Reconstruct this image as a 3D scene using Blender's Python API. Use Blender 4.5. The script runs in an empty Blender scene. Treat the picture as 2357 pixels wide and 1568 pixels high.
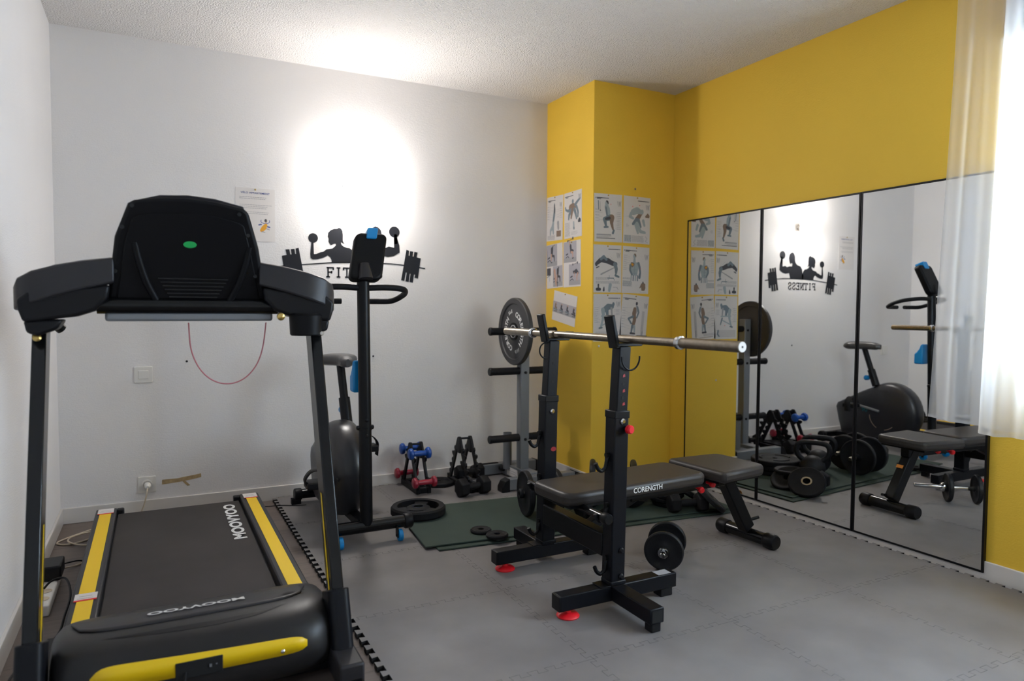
import bpy, bmesh, math, random
from mathutils import Vector, Matrix
random.seed(7)
PI = math.pi
col = bpy.context.scene.collection

# ------------------------------------------------------------------ camera model
F_PX, YAW, PITCH, ROLL, CAM_H = 1594.41, 0.476727, 0.044541, 0.00534, 1.0932
_F = Vector((math.sin(YAW)*math.cos(PITCH), math.cos(YAW)*math.cos(PITCH), -math.sin(PITCH)))
_R0 = Vector((math.cos(YAW), -math.sin(YAW), 0)); _U0 = _R0.cross(_F)
_R = math.cos(ROLL)*_R0 + math.sin(ROLL)*_U0
_U = -math.sin(ROLL)*_R0 + math.cos(ROLL)*_U0
CAM = Vector((0, 0, CAM_H))

def at(u, v, ax, val):
    """measure a point of the photograph on a known plane (x, y or z = val)"""
    d = _F + _R*((u-1178.5)/F_PX) - _U*((v-784)/F_PX)
    i = 'xyz'.index(ax)
    return CAM + d*((val-CAM[i])/d[i])

# room measures (metres)
YB, XL, XR, XC, YC, ZC = 4.166, -0.441, 3.048, 2.416, 3.596, 2.5
FZ = -0.018                        # bare floor; z = 0 is the top of the foam tiles
YF = -1.6                          # wall behind the camera

# ------------------------------------------------------------------ materials
def lin(c):
    return tuple((x/12.92 if x <= .04045 else ((x+.055)/1.055)**2.4) for x in c)
def rgb(r, g, b):
    return lin((r/255, g/255, b/255)) + (1,)
MATS = {}
def mat(name, color, rough=.5, metal=0., spec=.5, coat=0., bump=None, var=None, sheen=0.):
    """bump=(scale, strength, detail), var=(scale, amount)"""
    if name in MATS: return MATS[name]
    m = bpy.data.materials.new(name); m.use_nodes = True
    nt = m.node_tree; b = nt.nodes['Principled BSDF']
    b.inputs['Base Color'].default_value = color
    b.inputs['Roughness'].default_value = rough
    b.inputs['Metallic'].default_value = metal
    b.inputs['Specular IOR Level'].default_value = spec
    b.inputs['Coat Weight'].default_value = coat
    if sheen: b.inputs['Sheen Weight'].default_value = sheen
    if bump or var:
        tc = nt.nodes.new('ShaderNodeTexCoord')
    if bump:
        n = nt.nodes.new('ShaderNodeTexNoise'); n.inputs['Scale'].default_value = bump[0]
        n.inputs['Detail'].default_value = bump[2] if len(bump) > 2 else 3
        bp = nt.nodes.new('ShaderNodeBump'); bp.inputs['Strength'].default_value = bump[1]
        bp.inputs['Distance'].default_value = bump[3] if len(bump) > 3 else .002
        nt.links.new(tc.outputs['Object'], n.inputs['Vector'])
        nt.links.new(n.outputs['Fac'], bp.inputs['Height'])
        nt.links.new(bp.outputs['Normal'], b.inputs['Normal'])
    if var:
        n = nt.nodes.new('ShaderNodeTexNoise'); n.inputs['Scale'].default_value = var[0]
        n.inputs['Detail'].default_value = 4
        r = nt.nodes.new('ShaderNodeValToRGB')
        r.color_ramp.elements[0].position = .3; r.color_ramp.elements[1].position = .7
        k = var[1]
        r.color_ramp.elements[0].color = tuple(c*(1-k) for c in color[:3]) + (1,)
        r.color_ramp.elements[1].color = tuple(min(1, c*(1+k)) for c in color[:3]) + (1,)
        nt.links.new(tc.outputs['Object'], n.inputs['Vector'])
        nt.links.new(n.outputs['Fac'], r.inputs['Fac'])
        nt.links.new(r.outputs['Color'], b.inputs['Base Color'])
    MATS[name] = m
    return m

def wall_paint(name, color):
    """painted glass-fibre wallpaper: fine horizontal weave"""
    m = mat(name, color, rough=.62, spec=.35, var=(1.3, .025))
    nt = m.node_tree; b = nt.nodes['Principled BSDF']
    tc = nt.nodes.new('ShaderNodeTexCoord'); mp = nt.nodes.new('ShaderNodeMapping')
    mp.inputs['Scale'].default_value = (38, 38, 330)
    n = nt.nodes.new('ShaderNodeTexNoise'); n.inputs['Scale'].default_value = 1.; n.inputs['Detail'].default_value = 2
    n2 = nt.nodes.new('ShaderNodeTexNoise'); n2.inputs['Scale'].default_value = 160; n2.inputs['Detail'].default_value = 2
    ad = nt.nodes.new('ShaderNodeMath'); ad.operation = 'ADD'
    bp = nt.nodes.new('ShaderNodeBump'); bp.inputs['Strength'].default_value = .28; bp.inputs['Distance'].default_value = .0025
    nt.links.new(tc.outputs['Object'], mp.inputs['Vector']); nt.links.new(mp.outputs['Vector'], n.inputs['Vector'])
    nt.links.new(tc.outputs['Object'], n2.inputs['Vector'])
    nt.links.new(n.outputs['Fac'], ad.inputs[0]); nt.links.new(n2.outputs['Fac'], ad.inputs[1])
    nt.links.new(ad.outputs[0], bp.inputs['Height']); nt.links.new(bp.outputs['Normal'], b.inputs['Normal'])
    return m

M_WHITE = wall_paint('white_wall', rgb(231, 227, 225))
M_YEL = wall_paint('yellow_wall', rgb(240, 196, 66))
M_CEIL = mat('ceiling_stucco', rgb(236, 232, 229), .9, bump=(120, 1., 2, .014))
M_BASE = mat('white_skirting', rgb(220, 214, 208), .35)
M_BLACK = mat('black_paint', rgb(17, 17, 19), .38, spec=0.22, bump=(600, .08, 1, .0006))
M_BLKGLOSS = mat('black_gloss', rgb(12, 12, 13), .2, spec=0.35)
M_BLKPLA = mat('black_plastic', rgb(20, 19, 21), .42, spec=0.22, bump=(900, .12, 1, .0005))
M_CONSOLE = mat('console_plastic', rgb(13, 12, 14), .5, spec=0.18, bump=(800, .15, 1, .0006))
M_CHAR = mat('charcoal_plastic', rgb(46, 44, 46), .42, spec=0.3, bump=(900, .12, 1, .0005))
M_HOOD = mat('hood_plastic', rgb(36, 34, 34), .4, spec=0.3, bump=(700, .1, 1, .0005))
M_RUB = mat('black_rubber', rgb(24, 23, 25), .62, spec=0.2, bump=(260, .25, 3, .0012), var=(40, .18))
M_IRON = mat('cast_iron', rgb(26, 26, 29), .5, spec=0.25, bump=(220, .3, 3, .0012), var=(30, .15))
M_BELT = mat('belt_rubber', rgb(54, 49, 48), .68, spec=0.3, bump=(500, .3, 2, .0008), var=(5, .16))
M_VINYL = mat('bench_vinyl', rgb(54, 49, 46), .42, spec=0.32, bump=(420, .3, 2, .0008))
M_GREY = mat('grey_steel', rgb(120, 122, 126), .42, metal=.25, bump=(500, .08, 1, .0005))
M_STEEL = mat('brushed_steel', rgb(150, 140, 126), .3, metal=.95, var=(60, .14))
M_CHROME = mat('chrome', rgb(205, 205, 205), .14, metal=1.)
M_YPLA = mat('yellow_plastic', rgb(238, 196, 4), .45)
M_YSTRIP = mat('yellow_strip', rgb(243, 200, 6), .5, bump=(500, .1, 1, .0004))
M_BLUE = mat('blue_vinyl', rgb(16, 72, 156), .3)
M_RED = mat('dark_red_vinyl', rgb(150, 30, 52), .32)
M_CYAN = mat('cyan_plastic', rgb(0, 130, 196), .42)
M_REDP = mat('red_plastic', rgb(226, 20, 34), .4)
M_PAPER = mat('paper', rgb(222, 216, 212), .75)
M_PLASTW = mat('white_plastic', rgb(226, 222, 216), .35)
M_CREAM = mat('cream_cable', rgb(205, 190, 168), .5)
M_INK = mat('black_ink', rgb(78, 78, 84), .7)
M_INKG = mat('grey_ink', rgb(166, 163, 165), .8)
M_INKB = mat('blue_ink', rgb(86, 96, 150), .8)
M_INKBL = mat('pale_blue_ink', rgb(164, 174, 178), .8)
M_INKDB = mat('slate_ink', rgb(122, 134, 142), .8)
M_INKBR = mat('brown_ink', rgb(140, 118, 102), .8)
M_INKO = mat('orange_ink', rgb(224, 160, 52), .8)
M_SKIN = mat('photo_skin', rgb(196, 156, 136), .8)
M_PHOTO = mat('photo_grey', rgb(176, 172, 178), .7)
M_VINYLBK = mat('sticker_vinyl', rgb(30, 31, 37), .6, spec=.25)
M_WLET = mat('white_lettering', rgb(225, 224, 222), .5)
M_GREEN = mat('green_foam', rgb(47, 61, 53), .85, bump=(300, .3, 2, .001), var=(9, .07))
M_FOAMSIDE = mat('foam_core', rgb(26, 24, 24), .9)
M_TAPE = mat('old_tape', rgb(176, 152, 112), .7, var=(50, .2))
M_CORDP = mat('pink_cord', rgb(196, 120, 128), .6)
M_GREENB = mat('green_badge', rgb(34, 168, 84), .4)
M_BRASS = mat('brass', rgb(200, 170, 100), .3, metal=.9)
M_DARKHOLE = mat('dark_hole', rgb(16, 16, 17), .8)
M_ORANGE = mat('orange_label', rgb(214, 132, 50), .6)
M_TEAL = mat('teal_lettering', rgb(0, 110, 120), .5)
M_SLATE = mat('slate_blue_paint', rgb(16, 17, 22), .4, spec=0.2, bump=(600, .08, 1, .0006))

def foam_mat():
    m = mat('grey_foam', rgb(134, 129, 127), .55, spec=.4)
    nt = m.node_tree; b = nt.nodes['Principled BSDF']
    tc = nt.nodes.new('ShaderNodeTexCoord')
    n = nt.nodes.new('ShaderNodeTexNoise'); n.inputs['Scale'].default_value = 3.5; n.inputs['Detail'].default_value = 6
    r = nt.nodes.new('ShaderNodeValToRGB')
    r.color_ramp.elements[0].position = .35; r.color_ramp.elements[0].color = rgb(113, 108, 107)
    r.color_ramp.elements[1].position = .68; r.color_ramp.elements[1].color = rgb(127, 122, 121)
    n2 = nt.nodes.new('ShaderNodeTexNoise'); n2.inputs['Scale'].default_value = 420; n2.inputs['Detail'].default_value = 2
    bp = nt.nodes.new('ShaderNodeBump'); bp.inputs['Strength'].default_value = .3; bp.inputs['Distance'].default_value = .001
    geo = nt.nodes.new('ShaderNodeNewGeometry')
    nt.links.new(geo.outputs['Position'], n.inputs['Vector']); nt.links.new(n.outputs['Fac'], r.inputs['Fac'])
    nt.links.new(r.outputs['Color'], b.inputs['Base Color'])
    nt.links.new(geo.outputs['Position'], n2.inputs['Vector']); nt.links.new(n2.outputs['Fac'], bp.inputs['Height'])
    nt.links.new(bp.outputs['Normal'], b.inputs['Normal'])
    return m
M_FOAM = foam_mat()

def wood_floor_mat():
    m = mat('vinyl_plank', rgb(110, 98, 90), .5)
    nt = m.node_tree; b = nt.nodes['Principled BSDF']
    tc = nt.nodes.new('ShaderNodeTexCoord'); mp = nt.nodes.new('ShaderNodeMapping')
    br = nt.nodes.new('ShaderNodeTexBrick'); br.inputs['Scale'].default_value = 1
    br.inputs['Brick Width'].default_value = 1.2; br.inputs['Row Height'].default_value = .17
    br.inputs['Mortar Size'].default_value = .0015; br.inputs['Bias'].default_value = 0
    br.inputs['Color1'].default_value = rgb(112, 99, 92); br.inputs['Color2'].default_value = rgb(124, 111, 103)
    br.inputs['Mortar'].default_value = rgb(84, 74, 68)
    mp2 = nt.nodes.new('ShaderNodeMapping'); mp2.inputs['Scale'].default_value = (3, 46, 3)
    n = nt.nodes.new('ShaderNodeTexNoise'); n.inputs['Scale'].default_value = 1.6; n.inputs['Detail'].default_value = 6
    mx = nt.nodes.new('ShaderNodeMix'); mx.data_type = 'RGBA'; mx.blend_type = 'MULTIPLY'; mx.inputs['Factor'].default_value = .55
    r = nt.nodes.new('ShaderNodeValToRGB')
    r.color_ramp.elements[0].position = .3; r.color_ramp.elements[0].color = (.68, .66, .64, 1)
    r.color_ramp.elements[1].position = .7; r.color_ramp.elements[1].color = (1.05, 1.04, 1.03, 1)
    nt.links.new(tc.outputs['Object'], mp.inputs['Vector']); nt.links.new(mp.outputs['Vector'], br.inputs['Vector'])
    nt.links.new(tc.outputs['Object'], mp2.inputs['Vector']); nt.links.new(mp2.outputs['Vector'], n.inputs['Vector'])
    nt.links.new(n.outputs['Fac'], r.inputs['Fac'])
    nt.links.new(br.outputs['Color'], mx.inputs['A']); nt.links.new(r.outputs['Color'], mx.inputs['B'])
    nt.links.new(mx.outputs['Result'], b.inputs['Base Color'])
    return m
M_WOOD = wood_floor_mat()

def emis(name, color, strength):
    m = bpy.data.materials.new(name); m.use_nodes = True
    nt = m.node_tree; b = nt.nodes['Principled BSDF']
    b.inputs['Base Color'].default_value = (.9, .9, .88, 1)
    b.inputs['Emission Color'].default_value = color
    b.inputs['Emission Strength'].default_value = strength
    return m

def mirror_mat():
    m = bpy.data.materials.new('mirror_glass'); m.use_nodes = True
    b = m.node_tree.nodes['Principled BSDF']
    b.inputs['Base Color'].default_value = (.86, .87, .865, 1); b.inputs['Metallic'].default_value = 1
    b.inputs['Roughness'].default_value = 0.0
    return m
M_MIRROR = mirror_mat()

def curtain_mat():
    m = bpy.data.materials.new('sheer_voile'); m.use_nodes = True
    nt = m.node_tree
    for n in list(nt.nodes):
        if n.type != 'OUTPUT_MATERIAL': nt.nodes.remove(n)
    out = [n for n in nt.nodes if n.type == 'OUTPUT_MATERIAL'][0]
    tr = nt.nodes.new('ShaderNodeBsdfTransparent'); tr.inputs['Color'].default_value = (.97, .97, .98, 1)
    df = nt.nodes.new('ShaderNodeBsdfDiffuse'); df.inputs['Color'].default_value = (.9, .91, .93, 1)
    tl = nt.nodes.new('ShaderNodeBsdfTranslucent'); tl.inputs['Color'].default_value = (.9, .91, .93, 1)
    m1 = nt.nodes.new('ShaderNodeMixShader'); m1.inputs['Fac'].default_value = .5
    m2 = nt.nodes.new('ShaderNodeMixShader')
    lw = nt.nodes.new('ShaderNodeLayerWeight'); lw.inputs['Blend'].default_value = .35
    mr = nt.nodes.new('ShaderNodeMapRange'); mr.inputs['To Min'].default_value = .44; mr.inputs['To Max'].default_value = .97
    nt.links.new(lw.outputs['Facing'], mr.inputs['Value'])
    nt.links.new(df.outputs[0], m1.inputs[1]); nt.links.new(tl.outputs[0], m1.inputs[2])
    nt.links.new(mr.outputs['Result'], m2.inputs['Fac'])
    nt.links.new(tr.outputs[0], m2.inputs[1]); nt.links.new(m1.outputs[0], m2.inputs[2])
    nt.links.new(m2.outputs[0], out.inputs['Surface'])
    return m
M_VOILE = curtain_mat()

def glass_mat():
    m = bpy.data.materials.new('window_glass'); m.use_nodes = True
    nt = m.node_tree
    for n in list(nt.nodes):
        if n.type != 'OUTPUT_MATERIAL': nt.nodes.remove(n)
    out = [n for n in nt.nodes if n.type == 'OUTPUT_MATERIAL'][0]
    tr = nt.nodes.new('ShaderNodeBsdfTransparent'); gl = nt.nodes.new('ShaderNodeBsdfGlossy'); gl.inputs['Roughness'].default_value = .02
    mx = nt.nodes.new('ShaderNodeMixShader'); mx.inputs['Fac'].default_value = .06
    nt.links.new(tr.outputs[0], mx.inputs[1]); nt.links.new(gl.outputs[0], mx.inputs[2]); nt.links.new(mx.outputs[0], out.inputs['Surface'])
    return m
M_GLASS = glass_mat()

# ------------------------------------------------------------------ mesh helpers
class MB:
    def __init__(s): s.v = []; s.f = []; s.mi = []
    def add(s, vs, fs, mi=0, M=None):
        o = len(s.v)
        for p in vs:
            p = Vector(p); s.v.append(M @ p if M is not None else p)
        for f in fs: s.f.append([i+o for i in f]); s.mi.append(mi)
        return s
    def box(s, c, d, mi=0, M=None):
        x, y, z = c; a, b, e = d[0]/2, d[1]/2, d[2]/2
        vs = [(x+i*a, y+j*b, z+k*e) for k in (-1, 1) for j in (-1, 1) for i in (-1, 1)]
        return s.add(vs, [(0, 2, 3, 1), (4, 5, 7, 6), (0, 1, 5, 4), (2, 6, 7, 3), (0, 4, 6, 2), (1, 3, 7, 5)], mi, M)
    def span(s, x0, x1, y0, y1, z0, z1, mi=0, M=None):
        return s.box(((x0+x1)/2, (y0+y1)/2, (z0+z1)/2), (abs(x1-x0), abs(y1-y0), abs(z1-z0)), mi, M)
    def beam(s, p0, p1, w, h, up=(0, 0, 1), mi=0):
        """rectangular bar from p0 to p1; w across, h along 'up'"""
        p0, p1 = Vector(p0), Vector(p1); d = (p1-p0).normalized(); side = d.cross(Vector(up)).normalized(); u = side.cross(d)
        vs = []
        for p in (p0, p1):
            for a, b in ((-1, -1), (1, -1), (1, 1), (-1, 1)): vs.append(p + side*a*w/2 + u*b*h/2)
        return s.add(vs, [(0, 3, 2, 1), (4, 5, 6, 7), (0, 1, 5, 4), (1, 2, 6, 5), (2, 3, 7, 6), (3, 0, 4, 7)], mi)
    def lathe(s, prof, base=(0, 0, 0), axis=(0, 0, 1), n=32, mi=0, closed=False, caps=True):
        """prof: (radius, height) pairs"""
        b = Vector(base); a = Vector(axis).normalized()
        t = Vector((1, 0, 0)) if abs(a.x) < .9 else Vector((0, 1, 0))
        e1 = a.cross(t).normalized(); e2 = a.cross(e1)
        vs = []
        for r, h in prof:
            for k in range(n):
                q = 2*PI*k/n
                vs.append(b + a*h + (e1*math.cos(q)+e2*math.sin(q))*r)
        fs = []; m = len(prof)
        for i in range(m if closed else m-1):
            j = (i+1) % m
            for k in range(n):
                k2 = (k+1) % n
                fs.append((i*n+k, i*n+k2, j*n+k2, j*n+k))
        if caps and not closed:
            fs.append(list(range(n))[::-1]); fs.append([(m-1)*n+k for k in range(n)])
        return s.add(vs, fs, mi)
    def cyl(s, p0, p1, r, r1=None, n=24, mi=0):
        p0, p1 = Vector(p0), Vector(p1)
        return s.lathe([(r, 0), (r if r1 is None else r1, (p1-p0).length)], p0, p1-p0, n, mi)
    def tube(s, pts, r, n=10, mi=0, closed=False, smooth=True):
        pts = [Vector(p) for p in pts]
        if smooth and len(pts) > 2: pts = spline(pts, closed=closed)
        m = len(pts); tang = []
        for i in range(m):
            if closed: d = pts[(i+1) % m]-pts[(i-1) % m]
            else: d = pts[min(i+1, m-1)]-pts[max(i-1, 0)]
            tang.append(d.normalized())
        t0 = tang[0]; nrm = t0.cross(Vector((0, 0, 1)))
        if nrm.length < .1: nrm = t0.cross(Vector((1, 0, 0)))
        nrm.normalize(); vs = []
        for i in range(m):
            nrm = (nrm - tang[i]*nrm.dot(tang[i])).normalized(); bn = tang[i].cross(nrm)
            rr = r[i] if isinstance(r, (list, tuple)) and not smooth else r
            for k in range(n):
                q = 2*PI*k/n; vs.append(pts[i] + (nrm*math.cos(q)+bn*math.sin(q))*rr)
        fs = []
        for i in range(m if closed else m-1):
            j = (i+1) % m
            for k in range(n): fs.append((i*n+k, i*n+(k+1) % n, j*n+(k+1) % n, j*n+k))
        if not closed: fs.append(list(range(n))[::-1]); fs.append([(m-1)*n+k for k in range(n)])
        return s.add(vs, fs, mi)
    def prism(s, poly, to3, w0, w1, mi=0, mi_side=None, top_only=False):
        """poly: 2D points; to3(u, v, w) -> 3D"""
        n = len(poly)
        a = sum(poly[i][0]*poly[(i+1) % n][1]-poly[(i+1) % n][0]*poly[i][1] for i in range(n))
        if a < 0: poly = poly[::-1]
        vs = [to3(u, v, w0) for u, v in poly] + [to3(u, v, w1) for u, v in poly]
        o = len(s.v); s.v += [Vector(p) for p in vs]
        s.f.append([o+n+i for i in range(n)]); s.mi.append(mi)
        s.f.append([o+i for i in range(n)][::-1]); s.mi.append(mi)
        for i in range(n):
            j = (i+1) % n; s.f.append([o+i, o+j, o+n+j, o+n+i]); s.mi.append(mi if mi_side is None else mi_side)
        return s
    def sphere(s, c, r, n=20, m=12, mi=0, sx=1, sy=1, sz=1):
        c = Vector(c); vs = [c+Vector((0, 0, -r*sz))]
        for i in range(1, m):
            t = -PI/2+PI*i/m
            for k in range(n):
                q = 2*PI*k/n; vs.append(c+Vector((r*math.cos(t)*math.cos(q)*sx, r*math.cos(t)*math.sin(q)*sy, r*math.sin(t)*sz)))
        vs.append(c+Vector((0, 0, r*sz))); fs = []
        for k in range(n): fs.append((0, 1+(k+1) % n, 1+k))
        for i in range(m-2):
            for k in range(n): fs.append((1+i*n+k, 1+i*n+(k+1) % n, 1+(i+1)*n+(k+1) % n, 1+(i+1)*n+k))
        for k in range(n): fs.append((1+(m-2)*n+k, 1+(m-2)*n+(k+1) % n, len(vs)-1))
        return s.add(vs, fs, mi)

def spline(pts, seg=7, closed=False):
    out = []; m = len(pts)
    rng = range(m) if closed else range(m-1)
    for i in rng:
        if closed: p0, p1, p2, p3 = pts[(i-1) % m], pts[i], pts[(i+1) % m], pts[(i+2) % m]
        else: p0, p1, p2, p3 = pts[max(i-1, 0)], pts[i], pts[i+1], pts[min(i+2, m-1)]
        for k in range(seg):
            t = k/seg
            out.append(.5*((2*p1)+(p2-p0)*t+(2*p0-5*p1+4*p2-p3)*t*t+(3*p1-p0-3*p2+p3)*t**3))
    if not closed: out.append(pts[-1])
    return out

def rrect(w, h, r, n=6, cx=0, cy=0):
    out = []
    for qx, qy, a0 in ((1, 1, 0), (-1, 1, PI/2), (-1, -1, PI), (1, -1, 1.5*PI)):
        for k in range(n+1):
            a = a0+PI/2*k/n
            out.append((cx+qx*(w/2-r)+r*math.cos(a), cy+qy*(h/2-r)+r*math.sin(a)))
    return out
def circle(r, n=32, cx=0, cy=0, a0=0, a1=2*PI):
    full = abs(a1-a0-2*PI) < 1e-6
    return [(cx+r*math.cos(a0+(a1-a0)*k/(n if full else n-1)), cy+r*math.sin(a0+(a1-a0)*k/(n if full else n-1))) for k in range(n)]

def inv_base(parent):
    """world position of the thing a part belongs to"""
    while parent is not None and parent.parent is not None: parent = parent.parent
    return parent

def obj(name, mb, mats, parent=None, world=True, bevel=0, seg=2, smooth=True, base=None):
    """one mesh object. With a parent and world=True the vertices are given in world space and moved to the thing's space."""
    me = bpy.data.meshes.new(name)
    off = Vector((0, 0, 0))
    if parent is not None and world: off = inv_base(parent).location.copy()
    if parent is None and base is not None: off = Vector(base)
    me.from_pydata([tuple(v-off) for v in mb.v], [], mb.f)
    if not isinstance(mats, (list, tuple)): mats = [mats]
    for m in mats: me.materials.append(m)
    for p, i in zip(me.polygons, mb.mi): p.material_index = i
    bm = bmesh.new(); bm.from_mesh(me); bmesh.ops.recalc_face_normals(bm, faces=bm.faces[:]); bm.to_mesh(me); bm.free()
    if smooth:
        me.shade_smooth(); me.set_sharp_from_angle(angle=math.radians(38))
    o = bpy.data.objects.new(name, me); col.objects.link(o)
    if parent is not None: o.parent = parent
    elif base is not None: o.location = base
    if bevel:
        b = o.modifiers.new('edge', 'BEVEL'); b.width = bevel; b.segments = seg; b.limit_method = 'ANGLE'; b.angle_limit = math.radians(40)
        b.harden_normals = False
    return o

def tag(o, label, cat, group=None):
    o['label'] = label; o['category'] = cat
    if group: o['group'] = group
    return o
def thing(name, label, cat, loc, rotz=0, group=None):
    o = bpy.data.objects.new(name, None); col.objects.link(o); o.location = loc; o.rotation_euler = (0, 0, rotz)
    o.empty_display_size = .05
    return tag(o, label, cat, group)
def struct(name, mb, mats, parent=None, **k):
    o = obj(name, mb, mats, parent, **k)
    if parent is None: o['kind'] = 'structure'
    return o
def kids(o): return [c for c in bpy.data.objects if c.parent == o]
def dup(root, loc, rot=None, label=None, group=None):
    r = root.copy(); col.objects.link(r); r.location = loc
    if rot is not None: r.rotation_euler = rot
    if label: r['label'] = label
    if group: r['group'] = group
    for ch in kids(root):
        c = ch.copy(); col.objects.link(c); c.parent = r
        for g in kids(ch):
            d = g.copy(); col.objects.link(d); d.parent = c
    return r

def text_geo(s, size=1., bold=0., width=1.):
    cu = bpy.data.curves.new('lettering', 'FONT'); cu.body = s; cu.size = 1; cu.align_x = 'CENTER'; cu.align_y = 'CENTER'
    cu.offset = bold; cu.resolution_u = 4
    o = bpy.data.objects.new('lettering', cu); col.objects.link(o)
    dg = bpy.context.evaluated_depsgraph_get()
    me = bpy.data.meshes.new_from_object(o.evaluated_get(dg))
    vs = [v.co.copy() for v in me.vertices]; fs = [list(p.vertices) for p in me.polygons]
    bpy.data.objects.remove(o); bpy.data.curves.remove(cu); bpy.data.meshes.remove(me)
    xs = [v.x for v in vs]; ys = [v.y for v in vs]
    cx, cy = (min(xs)+max(xs))/2, (min(ys)+max(ys))/2; h = max(ys)-min(ys)
    return [((v.x-cx)/h*size*width, (v.y-cy)/h*size) for v in vs], fs, (max(xs)-min(xs))/h*size*width
def text_on(mb, s, origin, right, up, size, bold=0., width=None, fit=None, lift=.0006, mi=0):
    """flat lettering centred at origin; fit = total width"""
    vs, fs, w = text_geo(s, size, bold)
    k = fit/w if fit else (width or 1)
    right, up = Vector(right).normalized(), Vector(up).normalized(); n = right.cross(up)
    mb.add([Vector(origin)+right*u*k+up*v+n*lift for u, v in vs], fs, mi)

def stroke(mb, pts, w, to3, w0, w1, mi=0):
    for (a, b), (c, d) in zip(pts[:-1], pts[1:]):
        L = math.hypot(c-a, d-b)
        if L < 1e-6: continue
        nx, ny = -(d-b)/L*w/2, (c-a)/L*w/2; ex, ey = (c-a)/L*w*.25, (d-b)/L*w*.25
        mb.prism([(a+nx-ex, b+ny-ey), (a-nx-ex, b-ny-ey), (c-nx+ex, d-ny+ey), (c+nx+ex, d+ny+ey)], to3, w0, w1, mi)

LAMP_W = 100.
# ================================================================== THE ROOM
T = .12
WY0, WY1, WZ0, WZ1 = .12, 1.47, .80, 2.12      # window opening in the right wall
m = MB().span(XL-T, XR+T, YF-T, YB+T, FZ-.1, FZ); struct('floor', m, M_WOOD, smooth=False)
m = MB().span(XL-T, XR+T, YF-T, YB+T, ZC, ZC+.1); struct('ceiling', m, M_CEIL, smooth=False)
m = MB().span(XL-T, XR+T, YB, YB+T, FZ, ZC); struct('wall_back', m, M_WHITE, smooth=False)
m = MB().span(XL-T, XL, YF, YB, FZ, ZC); struct('wall_left', m, M_WHITE, smooth=False)
m = MB().span(XL-T, XR+T, YF-T, YF, FZ, ZC); struct('wall_front', m, M_WHITE, smooth=False)
m = MB()
m.span(XR, XR+.3, YF, WY0, FZ, ZC); m.span(XR, XR+.3, WY1, YB, FZ, ZC)
m.span(XR, XR+.3, WY0, WY1, FZ, WZ0); m.span(XR, XR+.3, WY0, WY1, WZ1, ZC)
struct('wall_right', m, M_YEL, smooth=False)
m = MB().span(XC, XR-.0005, YC, YB-.0005, FZ, ZC); struct('wall_pillar', m, M_YEL, smooth=False)
HB = .0636
def skirting(name, x0, x1, y0, y1):
    struct(name, MB().span(x0, x1, y0, y1, FZ, HB), M_BASE, bevel=.003)
skirting('baseboard_back', XL, XC-.012, YB-.012, YB)
skirting('baseboard_left', XL, XL+.012, YF, YB-.012)
m = MB().span(XC-.012, XC, YC-.012, YB, FZ, HB).span(XC-.012, XR-.012, YC-.012, YC, FZ, HB)
struct('baseboard_pillar', m, M_BASE, bevel=.003)
skirting('baseboard_right', XR-.012, XR, YF, YC-.012)
# window: frame, two sashes, panes, sill and the roller-shutter box above it
w = MB(); x0, x1 = XR+.07, XR+.13
w.span(x0, x1, WY0, WY0+.05, WZ0, WZ1).span(x0, x1, WY1-.05, WY1, WZ0, WZ1).span(x0, x1, WY0, WY1, WZ0, WZ0+.05).span(x0, x1, WY0, WY1, WZ1-.05, WZ1)
ym = (WY0+WY1)/2; w.span(x0, x1, ym-.045, ym+.045, WZ0, WZ1)
win = struct('window_1', w, M_PLASTW, bevel=.004)
obj('pane', MB().span(XR+.095, XR+.1, WY0+.04, ym-.03, WZ0+.04, WZ1-.04), M_GLASS, win, world=False)
obj('pane', MB().span(XR+.095, XR+.1, ym+.03, WY1-.04, WZ0+.04, WZ1-.04), M_GLASS, win, world=False)
obj('sill', MB().span(XR-.02, XR+.07, WY0-.03, WY1+.0, WZ0-.03, WZ0), M_BASE, win, world=False, bevel=.004)
obj('shutter_box', MB().span(XR-.07, XR-.001, WY0-.06, WY1+.1, WZ1+.04, WZ1+.26), M_BASE, win, world=False, bevel=.006)

# ------------------------------------------------------------------ foam floor tiles
def edge_poly(p0, p1, nrm, d=.020, gap=.0006, cnt=10):
    """dovetail line from p0 to p1, teeth towards nrm"""
    p0, p1, nrm = Vector((*p0, 0)), Vector((*p1, 0)), Vector((*nrm, 0))
    out = []
    for k in range(cnt):
        teeth = ((0, 0),) if (abs(nrm.y) > .5 and k == cnt-1) else ((0, 0), (.29, 0), (.21, d), (.79, d), (.71, 0))
        for t, o in teeth:
            out.append(p0.lerp(p1, (k+t)/cnt) + nrm*o)
    return [(q.x, q.y) for q in out]
def inset(poly, g):
    n = len(poly); out = []
    for i in range(n):
        a, b, c = Vector(poly[i-1]), Vector(poly[i]), Vector(poly[(i+1) % n])
        d1, d2 = (b-a).normalized(), (c-b).normalized()
        n1, n2 = Vector((-d1.y, d1.x)), Vector((-d2.y, d2.x)); s = n1+n2
        if s.length < .2: s = n1
        s = s/ max(.3, s.dot(n1))
        out.append((b.x+s.x*g, b.y+s.y*g))
    return out
TX = [.608, 1.208, 1.808, 2.408, 3.008]
TY = [4.142, 3.57, 2.97, 2.37, 1.77, 1.17, .57, -.03]
ROWN = ['row along the back wall', 'second row from the back wall', 'third row from the back wall', 'fourth row from the back wall',
        'fifth row from the back wall', 'sixth row from the back wall', 'seventh row from the back wall']
COLN = ['beside the treadmill', 'second from the treadmill', 'second from the mirrors', 'beside the mirrors']
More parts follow.
